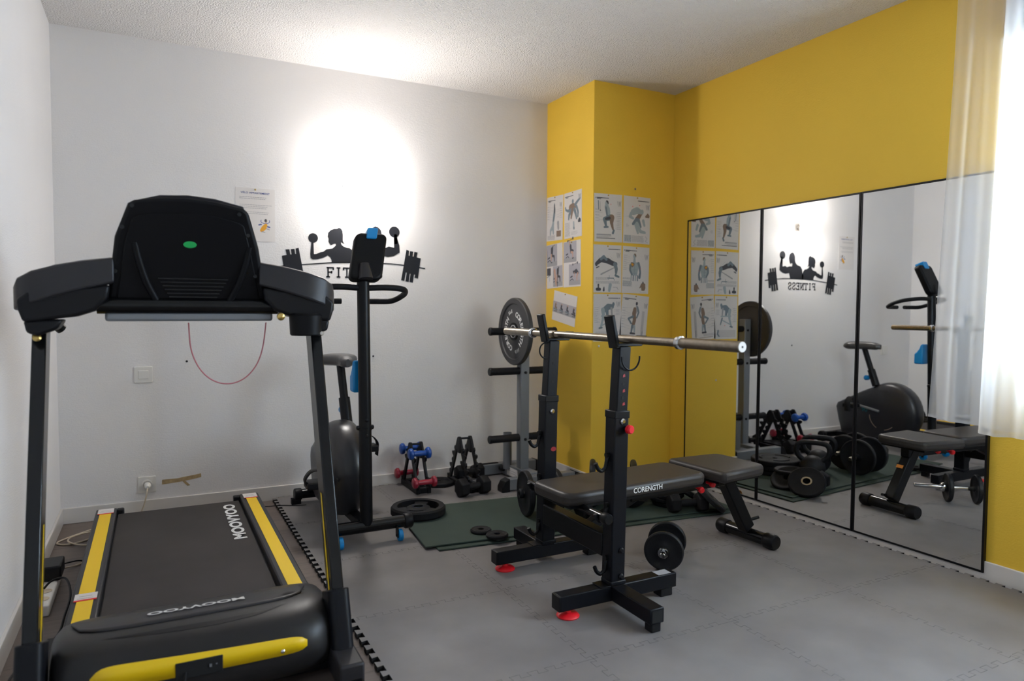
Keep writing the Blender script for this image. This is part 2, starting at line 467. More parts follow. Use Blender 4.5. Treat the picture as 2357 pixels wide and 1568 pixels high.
for r in range(7):
    for c in range(4):
        if r == 0 and c == 3: continue
        xa, xb, yt, yb = TX[c], TX[c+1], TY[r], TY[r+1]
        P = []
        P += edge_poly((xa, yb), (xb, yb), (0, 1))                 # near edge
        P += edge_poly((xb, yb), (xb, yt), (-1, 0))                # right edge
        e = edge_poly((xa, yt), (xb, yt), (0, 1)); P += [(xb, yt)] + e[1:][::-1]
        e = edge_poly((xa, yb), (xa, yt), (-1, 0)); P += [(xa, yt)] + e[1:][::-1]
        if r == 0: P = [(x, min(y, YB-.014)) for x, y in P]
        P = inset(P, .0004)
        mb = MB().prism(P, lambda u, v, w_: (u, v, w_), FZ+.0004, 0, 0, 1)
        o = obj('foam_tile', mb, [M_FOAM, M_FOAMSIDE], base=((xa+xb)/2, (yt+yb)/2, FZ), smooth=False)
        tag(o, 'grey foam floor tile, %s, %s' % (ROWN[r], COLN[c]), 'floor tile', 'interlocking grey foam tiles on the floor')

# ------------------------------------------------------------------ lighting fixture on the back wall
SX, SZ = 1.10, 1.812
sc = thing('wall_sconce', 'white glowing glass wall lamp on the back wall above the fitness sticker', 'lamp', (SX, YB, SZ))
obj('backplate', MB().prism(rrect(.19, .090, .008), lambda u, v, w_: (SX+u, YB-w_, SZ+v), .054, .066), M_PLASTW, sc, bevel=.002)  # opaque plate added behind the shade to keep its light off the wall
obj('wall_mount', MB().prism(rrect(.10, .05, .008), lambda u, v, w_: (SX+u, YB-w_, SZ+v), .0, .054), M_PLASTW, sc, bevel=.002)
M_SHADE = emis('frosted_glass', (1., .962, .925, 1), LAMP_W)
P = [(.105*math.cos(a), .050*math.sin(a)) for a in [PI*k/20 for k in range(21)]]
Q = [(.105*math.cos(a), -.016*math.sin(a)) for a in [PI*k/20 for k in range(19, 0, -1)]]
obj('glass_shade', MB().prism(P+Q, lambda u, v, w_: (SX+u, YB-.085-v, SZ+w_), -.052, .052), M_SHADE, sc, bevel=.004)
for s in (-1, 1):
    obj('bracket', MB().cyl((SX+s*.07, YB-.0, SZ), (SX+s*.07, YB-.056, SZ), .006), M_PLASTW, sc)
    obj('finial', MB().lathe([(.002, 0), (.0042, .001), (.004, .004), (.002, .006)], (SX+s*.1045, YB-.07, SZ), (s, 0, 0), 12), M_IRON, sc)

# ------------------------------------------------------------------ FITNESS wall sticker
WOM = [(0.825,1.483),(0.837,1.484),(0.839,1.413),(0.852,1.414),(0.878,1.426),(0.893,1.429),(0.912,1.444),(0.948,1.451),(0.967,1.469),(0.967,1.480),(0.959,1.480),(0.939,1.470),(0.931,1.478),(0.924,1.489),(0.926,1.506),(0.920,1.519),(0.923,1.543),(0.938,1.559),(0.957,1.567),(0.975,1.568),(0.986,1.576),(0.999,1.571),(1.007,1.558),(1.010,1.534),(1.009,1.500),(1.014,1.488),(1.021,1.482),(1.012,1.483),(0.998,1.490),(1.001,1.476),(1.011,1.467),(1.030,1.459),(1.051,1.457),(1.070,1.441),(1.079,1.416),(1.089,1.406),(1.089,1.372),(0.941,1.366),(0.942,1.381),(0.935,1.397),(0.919,1.408),(0.896,1.395),(0.862,1.384),(0.831,1.381),(0.820,1.390),(0.818,1.413)]
MAN = [(1.249,1.547),(1.243,1.575),(1.226,1.592),(1.208,1.597),(1.189,1.587),(1.176,1.562),(1.176,1.532),(1.168,1.510),(1.150,1.492),(1.108,1.481),(1.087,1.456),(1.080,1.422),(1.069,1.409),(1.067,1.374),(1.230,1.375),(1.238,1.404),(1.244,1.420),(1.288,1.413),(1.324,1.420),(1.362,1.444),(1.360,1.487),(1.345,1.534),(1.325,1.535),(1.326,1.472),(1.292,1.479),(1.273,1.469),(1.241,1.477),(1.211,1.477),(1.206,1.499),(1.213,1.505),(1.231,1.498),(1.239,1.510),(1.245,1.528)]
WT = [(1.406,1.463),(1.423,1.458),(1.420,1.427),(1.426,1.427),(1.430,1.456),(1.450,1.453),(1.446,1.423),(1.453,1.423),(1.458,1.452),(1.479,1.450),(1.473,1.419),(1.500,1.413),(1.481,1.286),(1.458,1.290),(1.463,1.309),(1.455,1.310),(1.447,1.259),(1.425,1.263),(1.433,1.314),(1.427,1.315),(1.420,1.262),(1.399,1.266),(1.408,1.320),(1.401,1.321),(1.392,1.269),(1.371,1.272)]
stk = thing('wall_sticker', 'dark fitness wall sticker of two athletes above a barbell and lettering', 'sticker', (1.08, YB, 1.26))
w3 = lambda u, v, w_: (u, YB-w_, v)
def sub_curve(P): return [(q.x, q.y) for q in spline([Vector((*p, 0)) for p in P], 2, True)]
def decal(name, polys, strokes=()):
    mb = MB()
    for P in polys: mb.prism(P, w3, .0002, .0012)
    for P, sw in strokes: stroke(mb, P, sw, w3, .0002, .0012)
    return obj(name, mb, M_VINYLBK, stk, smooth=False)
decal('woman_silhouette', [WOM, circle(.028, 32, .835, 1.507)])
decal('man_silhouette', [MAN, circle(.034, 32, 1.328, 1.569)], [([(1.335, 1.55), (1.338, 1.50)], .02)])
WL = [(2*1.079-x, z-.017) for x, z in WT]
BAR = [(0.77,1.349),(0.849,1.357),(0.940,1.366),(1.046,1.371),(1.143,1.373),(1.243,1.373),(1.311,1.372),(1.391,1.366)]
decal('barbell_silhouette', [WT, WL], [(BAR, .0065), ([(1.485, 1.355), (1.527, 1.350)], .008), ([(.673, 1.338), (.631, 1.331)], .008)])
L = []; z0, zt = 1.282, 1.336; S_ = .0085
def slab(cx, kind):
    h = zt-z0; a = .017; dz = (cx-.92)*.006
    def q(pts): return ([(cx+x, z0+dz+y*h) for x, y in pts], S_)
    ser = lambda x, y: q([(x-.009, y), (x+.009, y)])
    if kind == 'F': return [q([(-a*.7, 0), (-a*.7, 1)]), q([(-a*1.1, 1), (a*1.1, 1), (a*1.1, .8)]), q([(-a*.7, .52), (a*.5, .52)]), q([(a*.5, .42), (a*.5, .62)]), ser(-a*.7, 0)]
    if kind == 'I': return [q([(0, 0), (0, 1)]), ser(0, 0), ser(0, 1)]
    if kind == 'T': return [q([(0, 0), (0, 1)]), q([(-a*1.2, .8), (-a*1.2, 1), (a*1.2, 1), (a*1.2, .8)]), ser(0, 0)]
    if kind == 'N': return [q([(-a*.85, 0), (-a*.85, 1), (a*.85, 0), (a*.85, 1)]), ser(-a*.85, 0), ser(a*.85, 1), ser(-a*.85, 1)]
    if kind == 'E': return [q([(-a*.7, 0), (-a*.7, 1)]), q([(-a*1.1, 1), (a, 1), (a, .8)]), q([(-a*.7, .52), (a*.5, .52)]), q([(-a*1.1, 0), (a, 0), (a, .2)])]
    P = [(.85, .78), (.6, .97), (0, 1.02), (-.7, .93), (-.85, .72), (-.5, .57), (.45, .45), (.85, .26), (.65, .05), (0, -.03), (-.6, .03), (-.9, .24)]
    P = [(q_.x*a, q_.y) for q_ in spline([Vector((*p, 0)) for p in P], 4)]
    return [q(P), q([(a*.85, .72), (a*.85, .95)]), q([(-a*.9, .05), (-a*.9, .26)])]
STK = []
for k, ch in enumerate('FITNESS'): STK += slab(.933+k*(1.232-.933)/6, ch)
decal('lettering', [], STK)

# ------------------------------------------------------------------ paper sheets
def sheet_obj(name, c, right, up, w, h, rot, label, cat, group, draw, pin=M_BRASS, pinpos=None):
    """thin sheet; draw(mb, P) adds ink in sheet units (metres, origin at centre)"""
    right, up = Vector(right), Vector(up); n = right.cross(up)
    cr, sr = math.cos(rot), math.sin(rot); r2, u2 = right*cr+up*sr, -right*sr+up*cr
    c = Vector(c); base = c
    to3 = lambda u, v, w_: c+r2*u+u2*v+n*w_
    root = thing(name, label, cat, base, 0, group)
    mb = MB(); mb.prism([(-w/2, -h/2), (w/2, -h/2), (w/2, h/2), (-w/2, h/2)], to3, .0, .0014, 0)
    class P: pass
    p = P(); p.to3 = to3; p.w = w; p.h = h; p.right = r2; p.up = u2; p.n = n
    p.lift = 0
    def poly(pts, mi):
        p.lift += 1; mb.prism(pts, to3, .0012, .0016+p.lift*1e-5, mi)
    p.poly = poly
    def line(pts, sw, mi):
        for a, b in zip(pts[:-1], pts[1:]): p.lift += 1; stroke(mb, [a, b], sw, to3, .0012, .0016+p.lift*1e-5, mi)
    p.line = line
    p.rect = lambda u0, v0, u1, v1, mi: p.poly([(u0, v0), (u1, v0), (u1, v1), (u0, v1)], mi)
    p.ink = lambda u0, v0, u1, v1, mi: mb.prism([(u0, v0), (u1, v0), (u1, v1), (u0, v1)], to3, .0012, .0018, mi)
    p.text = lambda s, u, v, size, mi, fit=None, bold=.01: text_on(mb, s, to3(u, v, .0018), r2, u2, size, bold, fit=fit, mi=mi)
    draw(mb, p)
    obj('sheet', mb, [M_PAPER, M_INK, M_INKG, M_INKB, M_INKBL, M_INKDB, M_INKBR, M_INKO, M_SKIN, M_PHOTO, M_REDP, M_CYAN], root, smooth=False)
    pu, pv = pinpos or (0, h/2-.008)
    obj('pin', MB().lathe([(.0015, 0), (.0045, .001), (.005, .003), (.003, .006)], to3(pu, pv, .0014), n, 12), pin, root)
    return root
PAP, INK, GRY, BLU, PBL, SLT, BRN, ORA, SKN, PHO, RD, CYN = range(12)
def textlines(p, u0, u1, v0, n, dv, mi=GRY, sw=.0022, rag=.25, rnd=None):
    rnd = rnd or random
    for k in range(n):
        L = (u1-u0)*(1-rag*rnd.random()); v = v0-k*dv; u = u0
        while u < u0+L:
            ww = rnd.uniform(.006, .016); p.ink(u, v-sw/2, min(u+ww, u0+L), v+sw/2, mi); u += ww+.0022
def limb(p, pts, ws, mi):
    """tapered limb through pts"""
    for (a, b), w0, w1 in zip(zip(pts[:-1], pts[1:]), ws[:-1], ws[1:]):
        d = Vector((b[0]-a[0], b[1]-a[1])); L = d.length; d /= L; nn = Vector((-d.y, d.x))
        p.poly([(a[0]+nn.x*w0, a[1]+nn.y*w0), (a[0]-nn.x*w0, a[1]-nn.y*w0), (b[0]-nn.x*w1, b[1]-nn.y*w1), (b[0]+nn.x*w1, b[1]+nn.y*w1)], mi)
        p.poly(circle(w1, 10, b[0], b[1]), mi)
    p.poly(circle(ws[0], 10, *pts[0]), mi)
def head(p, x, y, r, mi, mi2=None):
    p.poly([(x+r*.85*math.cos(a), y+r*1.15*math.sin(a)) for a in [2*PI*k/16 for k in range(16)]], mi)
    if mi2 is not None: p.poly([(x+r*.9*math.cos(a)+r*.15, y+r*1.15*math.sin(a)+r*.2) for a in [-.6+2.9*k/12 for k in range(13)]], mi2)
def leaders(p, side, v0, v1, n, u_in, rnd):
    for k in range(n):
        v = v0+(v1-v0)*k/(n-1); ue = side*(p.w/2-.008)
        p.line([(ue, v), (u_in*side, v+rnd.uniform(-.012, .012))], .0007, GRY)
        textlines(p, ue-side*.03 if side > 0 else ue, ue if side > 0 else ue+.03, v+.002, 1, .004, GRY, .0018, .3, rnd)
def emblem(p, u, v, mi=GRY):
    limb(p, [(u-.011, v+.016), (u-.009, v-.004), (u-.005, v-.016)], [.0022, .002, .001], mi)
    limb(p, [(u+.001, v+.013), (u+.002, v-.004), (u+.004, v-.016)], [.003, .0026, .001], mi)
    limb(p, [(u+.013, v+.016), (u+.008, v+.0), (u+.012, v-.014)], [.0022, .002, .001], mi)
def header(p, left, rnd, num=True):
    v = p.h/2-.026
    if left:
        p.rect(-p.w/2+.010, v-.003, -p.w/2+.016, v+.003, INK); p.rect(-p.w/2+.02, v-.003, -p.w/2+.06, v+.003, INK); p.rect(-p.w/2+.06, v-.0022, -p.w/2+.11, v+.002, INK)
        p.rect(-p.w/2+.02, v-.009, -p.w/2+.05, v-.005, INK)
    else:
        p.rect(p.w/2-.016, v-.003, p.w/2-.010, v+.003, INK); p.rect(p.w/2-.10, v-.0025, p.w/2-.02, v+.0025, INK)

def d_squat(mb, p):
    rnd = random.Random(1); header(p, True, rnd)
    p.line([(-.075, .105), (-.072, .05)], .006, SLT); p.line([(-.062, .1), (-.058, .045)], .002, GRY); head(p, -.06, .045, .004, INK)
    head(p, -.012, .09, .014, PBL, INK)
    limb(p, [(-.012, .07), (-.004, .03), (.006, .0)], [.016, .015, .017], PBL)
    limb(p, [(-.018, .065), (-.012, .03), (-.006, .0)], [.006, .006, .005], SLT)
    limb(p, [(.004, .062), (.01, .035)], [.006, .005], PBL)
    limb(p, [(.018, .005), (-.028, -.008), (-.018, -.05)], [.019, .014, .007], SLT)
    limb(p, [(.026, .004), (.024, -.03), (.035, -.07)], [.02, .012, .006], BRN)
    limb(p, [(.008, .0), (-.018, -.006)], [.01, .008], INK)
    limb(p, [(-.03, -.057), (-.004, -.055)], [.006, .006], SLT); limb(p, [(.034, -.092), (.042, -.075)], [.008, .006], SLT)
    head(p, .02, .086, .0028, RD); emblem(p, .083, .09)
    leaders(p, -1, .05, -.02, 5, .045, rnd); leaders(p, 1, .035, -.07, 10, .055, rnd)
    p.rect(-.09, -.108, .02, -.1, GRY); textlines(p, -.09, .045, -.113, 3, .006, GRY, .003, .3, rnd); p.rect(-.09, -.128, .05, -.1245, INK)
def d_crunch(mb, p):
    rnd = random.Random(2); header(p, False, rnd)
    limb(p, [(-.03, .05), (.0, .062), (.02, .055)], [.02, .022, .018], PBL); head(p, .04, .055, .014, PBL)
    limb(p, [(-.045, .04), (-.055, .02), (-.03, .01)], [.012, .01, .008], PBL)
    p.poly([(-.015, .012), (.01, .04), (.042, .04), (.02, .005), (.01, -.02)], BRN)
    limb(p, [(-.005, .0), (-.03, -.025)], [.014, .009], SLT); limb(p, [(.01, -.0), (.03, -.04)], [.014, .008], SLT)
    limb(p, [(.0, -.02), (.03, -.07), (.065, -.075)], [.012, .011, .008], PBL); limb(p, [(-.01, -.03), (.01, -.08)], [.01, .008], PBL)
    limb(p, [(.05, .0), (.06, -.03)], [.01, .008], PBL)
    head(p, -.035, .085, .003, RD); head(p, .02, .095, .003, RD); emblem(p, .083, .085)
    p.poly([(.065, .03), (.085, .05), (.1, .035), (.098, .02), (.068, .02)], BRN)
    p.line([(-.09, .02), (-.03, .022)], .0008, GRY); textlines(p, -.085, -.06, -.03, 3, .008, GRY, .002, .3, rnd)
    textlines(p, -.095, -.04, -.1, 8, .0052, SLT, .0032, .05, rnd); textlines(p, -.035, .06, -.1, 8, .0052, GRY, .0026, .1, rnd)
    p.line([(.07, -.1), (.085, -.115), (.07, -.13), (.09, -.14)], .002, GRY)
def d_bench(mb, p):
    rnd = random.Random(3); header(p, False, rnd)
    for k in range(5): p.line([(-.07+k*.022, .08), (-.06+k*.026, .055)], .0008, GRY)
    limb(p, [(-.078, .035), (-.05, .055), (.0, .05), (.035, .035), (.06, .03)], [.012, .015, .018, .015, .014], INK)
    head(p, -.085, .028, .012, INK); limb(p, [(-.05, .06), (-.03, .075), (-.01, .058)], [.009, .01, .009], SLT)
    limb(p, [(.055, .03), (.066, .0), (.064, -.025)], [.014, .012, .008], SLT); limb(p, [(.06, -.04), (.085, -.05)], [.008, .006], SLT)
    limb(p, [(-.05, -.035), (.05, .008)], [.005, .003], GRY); p.line([(-.085, .005), (-.065, .013)], .007, INK)
    limb(p, [(.0, -.058), (.045, -.058)], [.003, .003], SLT); p.line([(.012, -.04), (.012, -.06), (.005, -.07)], .002, SLT); p.line([(.045, -.058), (.052, -.072)], .003, SLT)
    emblem(p, .082, .085); textlines(p, -.09, .02, -.055, 3, .006, GRY, .0026, .2, rnd); textlines(p, -.09, .095, -.078, 3, .006, GRY, .0028, .1, rnd)
    limb(p, [(-.07, -.1), (-.07, -.12)], [.006, .004], INK); limb(p, [(-.08, -.128), (-.06, -.128)], [.01, .01], INK)
    limb(p, [(-.028, -.115), (-.03, -.135)], [.003, .007], INK); limb(p, [(.02, -.1), (.012, -.135)], [.012, .009], PBL)
    p.line([(.04, -.115), (.07, -.115), (.08, -.13)], .003, GRY); p.line([(.04, -.135), (.08, -.14)], .0012, GRY)
def d_chest(mb, p):
    rnd = random.Random(4); header(p, True, rnd)
    head(p, -.012, .088, .013, PBL, BRN); limb(p, [(-.012, .07), (-.012, .05)], [.008, .01], PBL)
    p.poly([(-.04, .05), (.018, .05), (.03, .035), (.015, -.01), (.012, -.035), (-.035, -.035), (-.038, .0), (-.046, .03)], PBL)
    p.poly([(-.044, .028), (-.036, .05), (-.012, .044), (-.014, .028), (-.028, .016)], BRN); limb(p, [(-.03, .036), (-.024, .034)], [.007, .006], ORA)
    limb(p, [(.02, .045), (.03, .02), (.036, -.015), (.03, -.045)], [.009, .008, .007, .01], SLT)
    limb(p, [(-.043, .03), (-.046, .0), (-.03, -.03)], [.008, .007, .006], SLT)
    for k in range(4): limb(p, [(-.034+k*.016, -.035), (-.036+k*.017, -.066)], [.004, .004], SLT if k % 2 else PBL)
    p.line([(-.012, .04), (-.012, -.03)], .0015, SLT); p.line([(-.036, -.02), (.012, -.02)], .0012, SLT); p.line([(-.03, .0), (.01, .005)], .0012, SLT)
    head(p, .036, .012, .0028, RD); emblem(p, .082, .085); leaders(p, -1, .09, .0, 8, .05, rnd)
    textlines(p, -.1, -.03, -.052, 2, .006, GRY, .003, .1, rnd); textlines(p, -.1, -.02, -.072, 6, .006, SLT, .003, .25, rnd)
    p.poly([(.045, -.085), (.06, -.078), (.078, -.085), (.08, -.115), (.072, -.13), (.05, -.13), (.046, -.11)], BRN)
    limb(p, [(.05, -.09), (.036, -.112)], [.005, .003], BRN); head(p, .06, -.078, .006, INK); p.line([(.035, -.138), (.085, -.142)], .0012, GRY)
def d_row(mb, p):
    rnd = random.Random(5); header(p, False, rnd)
    head(p, .045, .085, .011, SLT); limb(p, [(.035, .07), (.005, .068), (-.03, .045)], [.015, .02, .016], SLT)
    limb(p, [(-.035, .05), (-.03, .02), (-.035, -.01)], [.014, .012, .008], PBL); limb(p, [(-.005, .05), (.0, .015)], [.013, .009], SLT); limb(p, [(.03, .06), (.035, .01)], [.008, .005], GRY)
    limb(p, [(-.045, .01), (.045, .008)], [.004, .004], PBL); limb(p, [(-.03, .0), (-.05, -.06)], [.009, .006], PBL); limb(p, [(.035, -.005), (.05, -.05)], [.006, .004], SLT)
    limb(p, [(.03, -.02), (-.045, -.05)], [.004, .004], PBL); limb(p, [(-.06, -.066), (-.04, -.062)], [.006, .005], SLT)
    head(p, .01, -.055, .0028, RD); emblem(p, .082, .085); leaders(p, 1, .05, .02, 5, .05, rnd); leaders(p, -1, .06, -.03, 8, .055, rnd)
    textlines(p, -.09, .09, -.09, 7, .007, GRY, .0026, .15, rnd)
    limb(p, [(.07, -.09), (.075, -.115), (.06, -.13)], [.006, .006, .004], SLT)
def d_overhead(mb, p):
    rnd = random.Random(6); header(p, True, rnd)
    head(p, .012, .095, .01, INK); limb(p, [(.012, .08), (.02, .055), (.008, .03)], [.006, .008, .006], GRY)
    limb(p, [(.0, .06), (-.004, .03), (.004, -.01), (-.004, -.05)], [.012, .015, .013, .012], BRN)
    limb(p, [(.02, .075), (.032, .04), (.02, .005)], [.005, .006, .005], SLT)
    limb(p, [(-.01, .01), (-.045, -.005), (-.02, -.035)], [.008, .006, .006], SLT); limb(p, [(-.01, -.05), (-.014, -.09)], [.009, .006], SLT); limb(p, [(.006, -.05), (.01, -.085)], [.008, .006], PBL)
    limb(p, [(-.02, -.098), (.012, -.098)], [.006, .006], INK); emblem(p, .084, .085); leaders(p, -1, .06, -.06, 8, .03, rnd)
    for k in range(5): p.line([(.062+k*.004, .05), (.06+k*.004, -.12)], .0012, GRY)
    p.line([(.072, -.08), (.07, -.13)], .006, GRY); textlines(p, -.09, .02, -.11, 3, .006, GRY, .0028, .2, rnd); p.rect(-.08, -.134, .04, -.131, BRN)
def d_abs(mb, p):
    rnd = random.Random(8); header(p, True, rnd)
    limb(p, [(-.008, .1), (-.004, .06), (-.008, .02), (-.018, -.02)], [.004, .01, .012, .01], SLT); limb(p, [(-.006, .09), (-.002, .04)], [.006, .007], INK)
    limb(p, [(-.018, -.03), (-.026, -.06), (-.05, -.075), (-.052, -.105)], [.012, .016, .01, .008], PBL); limb(p, [(-.02, -.06), (-.014, -.1)], [.012, .008], PBL)
    emblem(p, .075, .085); leaders(p, -1, .08, .0, 6, .02, rnd); leaders(p, 1, .06, .0, 5, .02, rnd)
    limb(p, [(.045, -.03), (.05, -.07)], [.012, .01], GRY); p.rect(.028, -.125, .085, -.085, BRN)
    textlines(p, -.09, .01, -.115, 5, .006, GRY, .003, .15, rnd)
def d_fly(mb, p):
    rnd = random.Random(9); header(p, True, rnd)
    limb(p, [(-.09, .055), (-.085, .04), (-.055, .028), (-.02, .045)], [.006, .007, .009, .012], SLT)
    limb(p, [(-.03, .05), (.0, .055), (.03, .05)], [.018, .02, .014], BRN); head(p, .0, .085, .012, SLT)
    limb(p, [(.03, .06), (.06, .08), (.085, .092)], [.012, .009, .006], SLT)
    limb(p, [(-.02, .03), (-.045, .0), (-.05, -.025)], [.015, .011, .007], SLT); limb(p, [(-.005, .03), (-.02, -.02)], [.013, .008], BRN)
    limb(p, [(.02, .03), (.035, -.0), (.045, -.03)], [.014, .011, .007], SLT); limb(p, [(.045, .045), (.062, .01), (.06, -.02)], [.01, .009, .007], SLT)
    emblem(p, .08, .105); p.poly([(.062, -.045), (.078, -.028), (.094, -.04), (.092, -.058), (.064, -.058)], INK)
    textlines(p, -.095, -.03, -.05, 12, .0075, GRY, .003, .2, rnd); limb(p, [(.01, -.05), (.012, -.085)], [.006, .008], PBL); head(p, .014, -.09, .008, SLT)
    textlines(p, -.02, .06, -.112, 3, .008, GRY, .002, .3, rnd)
def gymphoto(p, u0, v0, u1, v1, pose, s=1.):
    """a printed photograph: pale wall, floor, person training on a bench"""
    p.rect(u0, v0, u1, v1, PHO); p.rect(u0, v0, u1, v0+(v1-v0)*.22, GRY)
    cx, cy = (u0+u1)/2, v0+(v1-v0)*.18; k = (v1-v0)
    g = lambda pts: [(cx+x*k, cy+y*k) for x, y in pts]
    limb(p, g([(-.38, .05), (-.2, .12), (-.1, .05)]), [.02*k, .022*k, .02*k], INK); limb(p, g([(-.35, .2), (-.2, .24)]), [.035*k, .035*k], INK)
    if pose == 'stand':
        head(p, *g([(.1, .72)])[0], .045*k, INK); limb(p, g([(.02, .62), (.0, .38)]), [.1*k, .085*k], INK)
        limb(p, g([(-.04, .36), (-.06, .1)]), [.05*k, .035*k], SKN); limb(p, g([(.06, .3), (.2, .28), (.22, .05)]), [.06*k, .05*k, .03*k], INK); limb(p, g([(-.06, .0), (.0, .0)]), [.03*k, .03*k], INK)
        p.line(g([(-.4, .6), (-.4, .05)]), .012*k, INK)
    elif pose == 'press':
        head(p, *g([(.0, .8)])[0], .04*k, SKN); limb(p, g([(.05, .62), (.1, .3)]), [.08*k, .075*k], INK); limb(p, g([(-.02, .66), (-.1, .86)]), [.03*k, .025*k], SKN)
        limb(p, g([(-.2, .86), (.3, .95)]), [.012*k, .012*k], INK); head(p, *g([(-.2, .86)])[0], .05*k, INK); head(p, *g([(.25, .97)])[0], .06*k, INK)
        limb(p, g([(.12, .3), (.25, .28), (.25, .05)]), [.06*k, .05*k, .03*k], SKN); limb(p, g([(.22, .0), (.3, .02)]), [.03*k, .03*k], INK); limb(p, g([(.2, .4), (.3, .36)]), [.05*k, .04*k], INK)
    else:
        limb(p, g([(-.02, .42), (.15, .48), (.3, .38)]), [.08*k, .1*k, .07*k], INK); head(p, *g([(-.1, .46)])[0], .05*k, INK)
        limb(p, g([(.28, .36), (.2, .2), (.22, .02)]), [.055*k, .045*k, .03*k], SKN); limb(p, g([(.0, .4), (-.02, .2)]), [.025*k, .02*k], SKN)
        head(p, *g([(-.15, .8)])[0], .045*k, INK); head(p, *g([(.25, .86)])[0], .055*k, INK); limb(p, g([(-.15, .8), (.25, .86)]), [.008*k, .008*k], INK)
def d_photosA(mb, p):
    gymphoto(p, -.103, .0, .035, .146, 'stand'); p.rect(-.103, -.146, .08, .0, PAP)
    gymphoto(p, -.02, -.14, .1, -.002, 'stand'); p.rect(-.1, -.06, -.05, -.01, INK); p.line([(-.1, -.072), (-.06, -.06)], .006, SLT); p.line([(-.068, -.07), (-.068, -.1)], .002, CYN); textlines(p, -.082, -.05, -.104, 2, .006, CYN, .002, .1, random.Random(3))
    limb(p, [(.035, -.14), (.04, -.02)], [.003, .003], INK); limb(p, [(.0, -.03), (.02, -.13)], [.012, .008], SKN)
def d_photosB(mb, p):
    gymphoto(p, -.1, .012, .055, .146, 'press'); gymphoto(p, -.035, -.138, .1, -.002, 'bend')
def d_strip(mb, p):
    p.rect(-.146, -.045, .146, .03, PHO); p.rect(-.146, -.045, .146, -.02, GRY)
    for k, x in enumerate((-.11, -.035, .04, .12)):
        limb(p, [(x, .012), (x-.004, -.008), (x+.014, -.012), (x+.012, -.032)], [.009, .008, .006, .004], INK if k else BRN); head(p, x+.003, .02, .006, SKN); limb(p, [(x-.02, -.02), (x+.02, -.025)], [.005, .005], SLT if k < 3 else INK)
        limb(p, [(x-.015, -.036), (x+.02, -.036)], [.002, .002], INK)
RY, UP = (1, 0, 0), (0, 0, 1)
PG = 'exercise sheets pinned on the yellow pillar'
for (c, rot, lab, dr) in (
    ((2.529, YC, 1.668), 1.0, 'sheet with a person squatting, top left of the six on the pillar front', d_squat),
    ((2.750, YC, 1.668), -.6, 'sheet with a pale green crunching figure, top right on the pillar front', d_crunch),
    ((2.528, YC, 1.352), .6, 'sheet with a dark figure lying on a bench, middle left on the pillar front', d_bench),
    ((2.746, YC, 1.350), -1.0, 'sheet with a front-facing torso and coloured shoulder, middle right on the pillar front', d_chest),
    ((2.530, YC, 1.046), 0, 'sheet with a figure bent over a bench, bottom left on the pillar front', d_row),
    ((2.738, YC, 1.042), -5.0, 'tilted sheet with a figure raising one arm, bottom right on the pillar front', d_overhead)):
    sheet_obj('exercise_poster', c, RY, UP, .21, .297, math.radians(rot), lab, 'poster', PG, dr, M_BRASS)
LR = (0, -1, 0)
for (c, rot, w_, h_, lab, dr) in (
    ((XC, 4.056, 1.710), -1.5, .21, .297, 'sheet with an upright torso, top of the pillar side against the white wall', d_abs),
    ((XC, 3.828, 1.710), 1.0, .21, .297, 'sheet with a spread-armed figure, top of the pillar side near the outer corner', d_fly),
    ((XC, 4.053, 1.390), 2.0, .21, .297, 'sheet of two gym photos with blue caption, against the white wall', d_photosA),
    ((XC, 3.834, 1.392), 1.0, .21, .297, 'sheet of two weightlifting photos, on the pillar side near the outer corner', d_photosB),
    ((XC, 3.924, 1.104), -9.5, .292, .20, 'tilted landscape sheet with a strip of small training figures, lowest on the pillar side', d_strip)):
    sheet_obj('exercise_poster', c, LR, UP, w_, h_, math.radians(rot), lab, 'poster', PG, dr, M_BRASS)
def d_velo(mb, p):
    rnd = random.Random(11)
    p.text('V\u00c9LO APPARTEMENT', -.0, .123, .013, BLU, .155, .012)
    textlines(p, -.085, .07, .098, 2, .0085, GRY, .0028, .12, rnd)
    textlines(p, -.085, .09, .055, 3, .009, GRY, .0026, .2, rnd); textlines(p, -.085, .075, .015, 2, .009, GRY, .0024, .2, rnd)
    c = [(.052+.024*math.cos(a), -.033+.013*math.sin(a)) for a in [PI*.85+PI*1.3*k/14 for k in range(15)]]; p.line(c, .0035, BLU)
    head(p, .055, -.03, .009, BRN); head(p, .053, -.028, .006, INK)
    limb(p, [(.055, -.055), (.045, -.07), (.033, -.085)], [.009, .013, .01], ORA); limb(p, [(.03, -.052), (.018, -.055)], [.004, .004], BLU); limb(p, [(.065, -.063), (.075, -.066)], [.004, .004], BLU)
    limb(p, [(.06, -.075), (.075, -.08)], [.003, .002], GRY); limb(p, [(.035, -.092), (.05, -.096)], [.003, .002], GRY)
sheet_obj('notice_sheet', (.517, YB, 1.62), RY, UP, .21, .297, math.radians(0), 'white notice about the exercise bike pinned behind the treadmill console', 'notice', None, d_velo, M_BRASS)

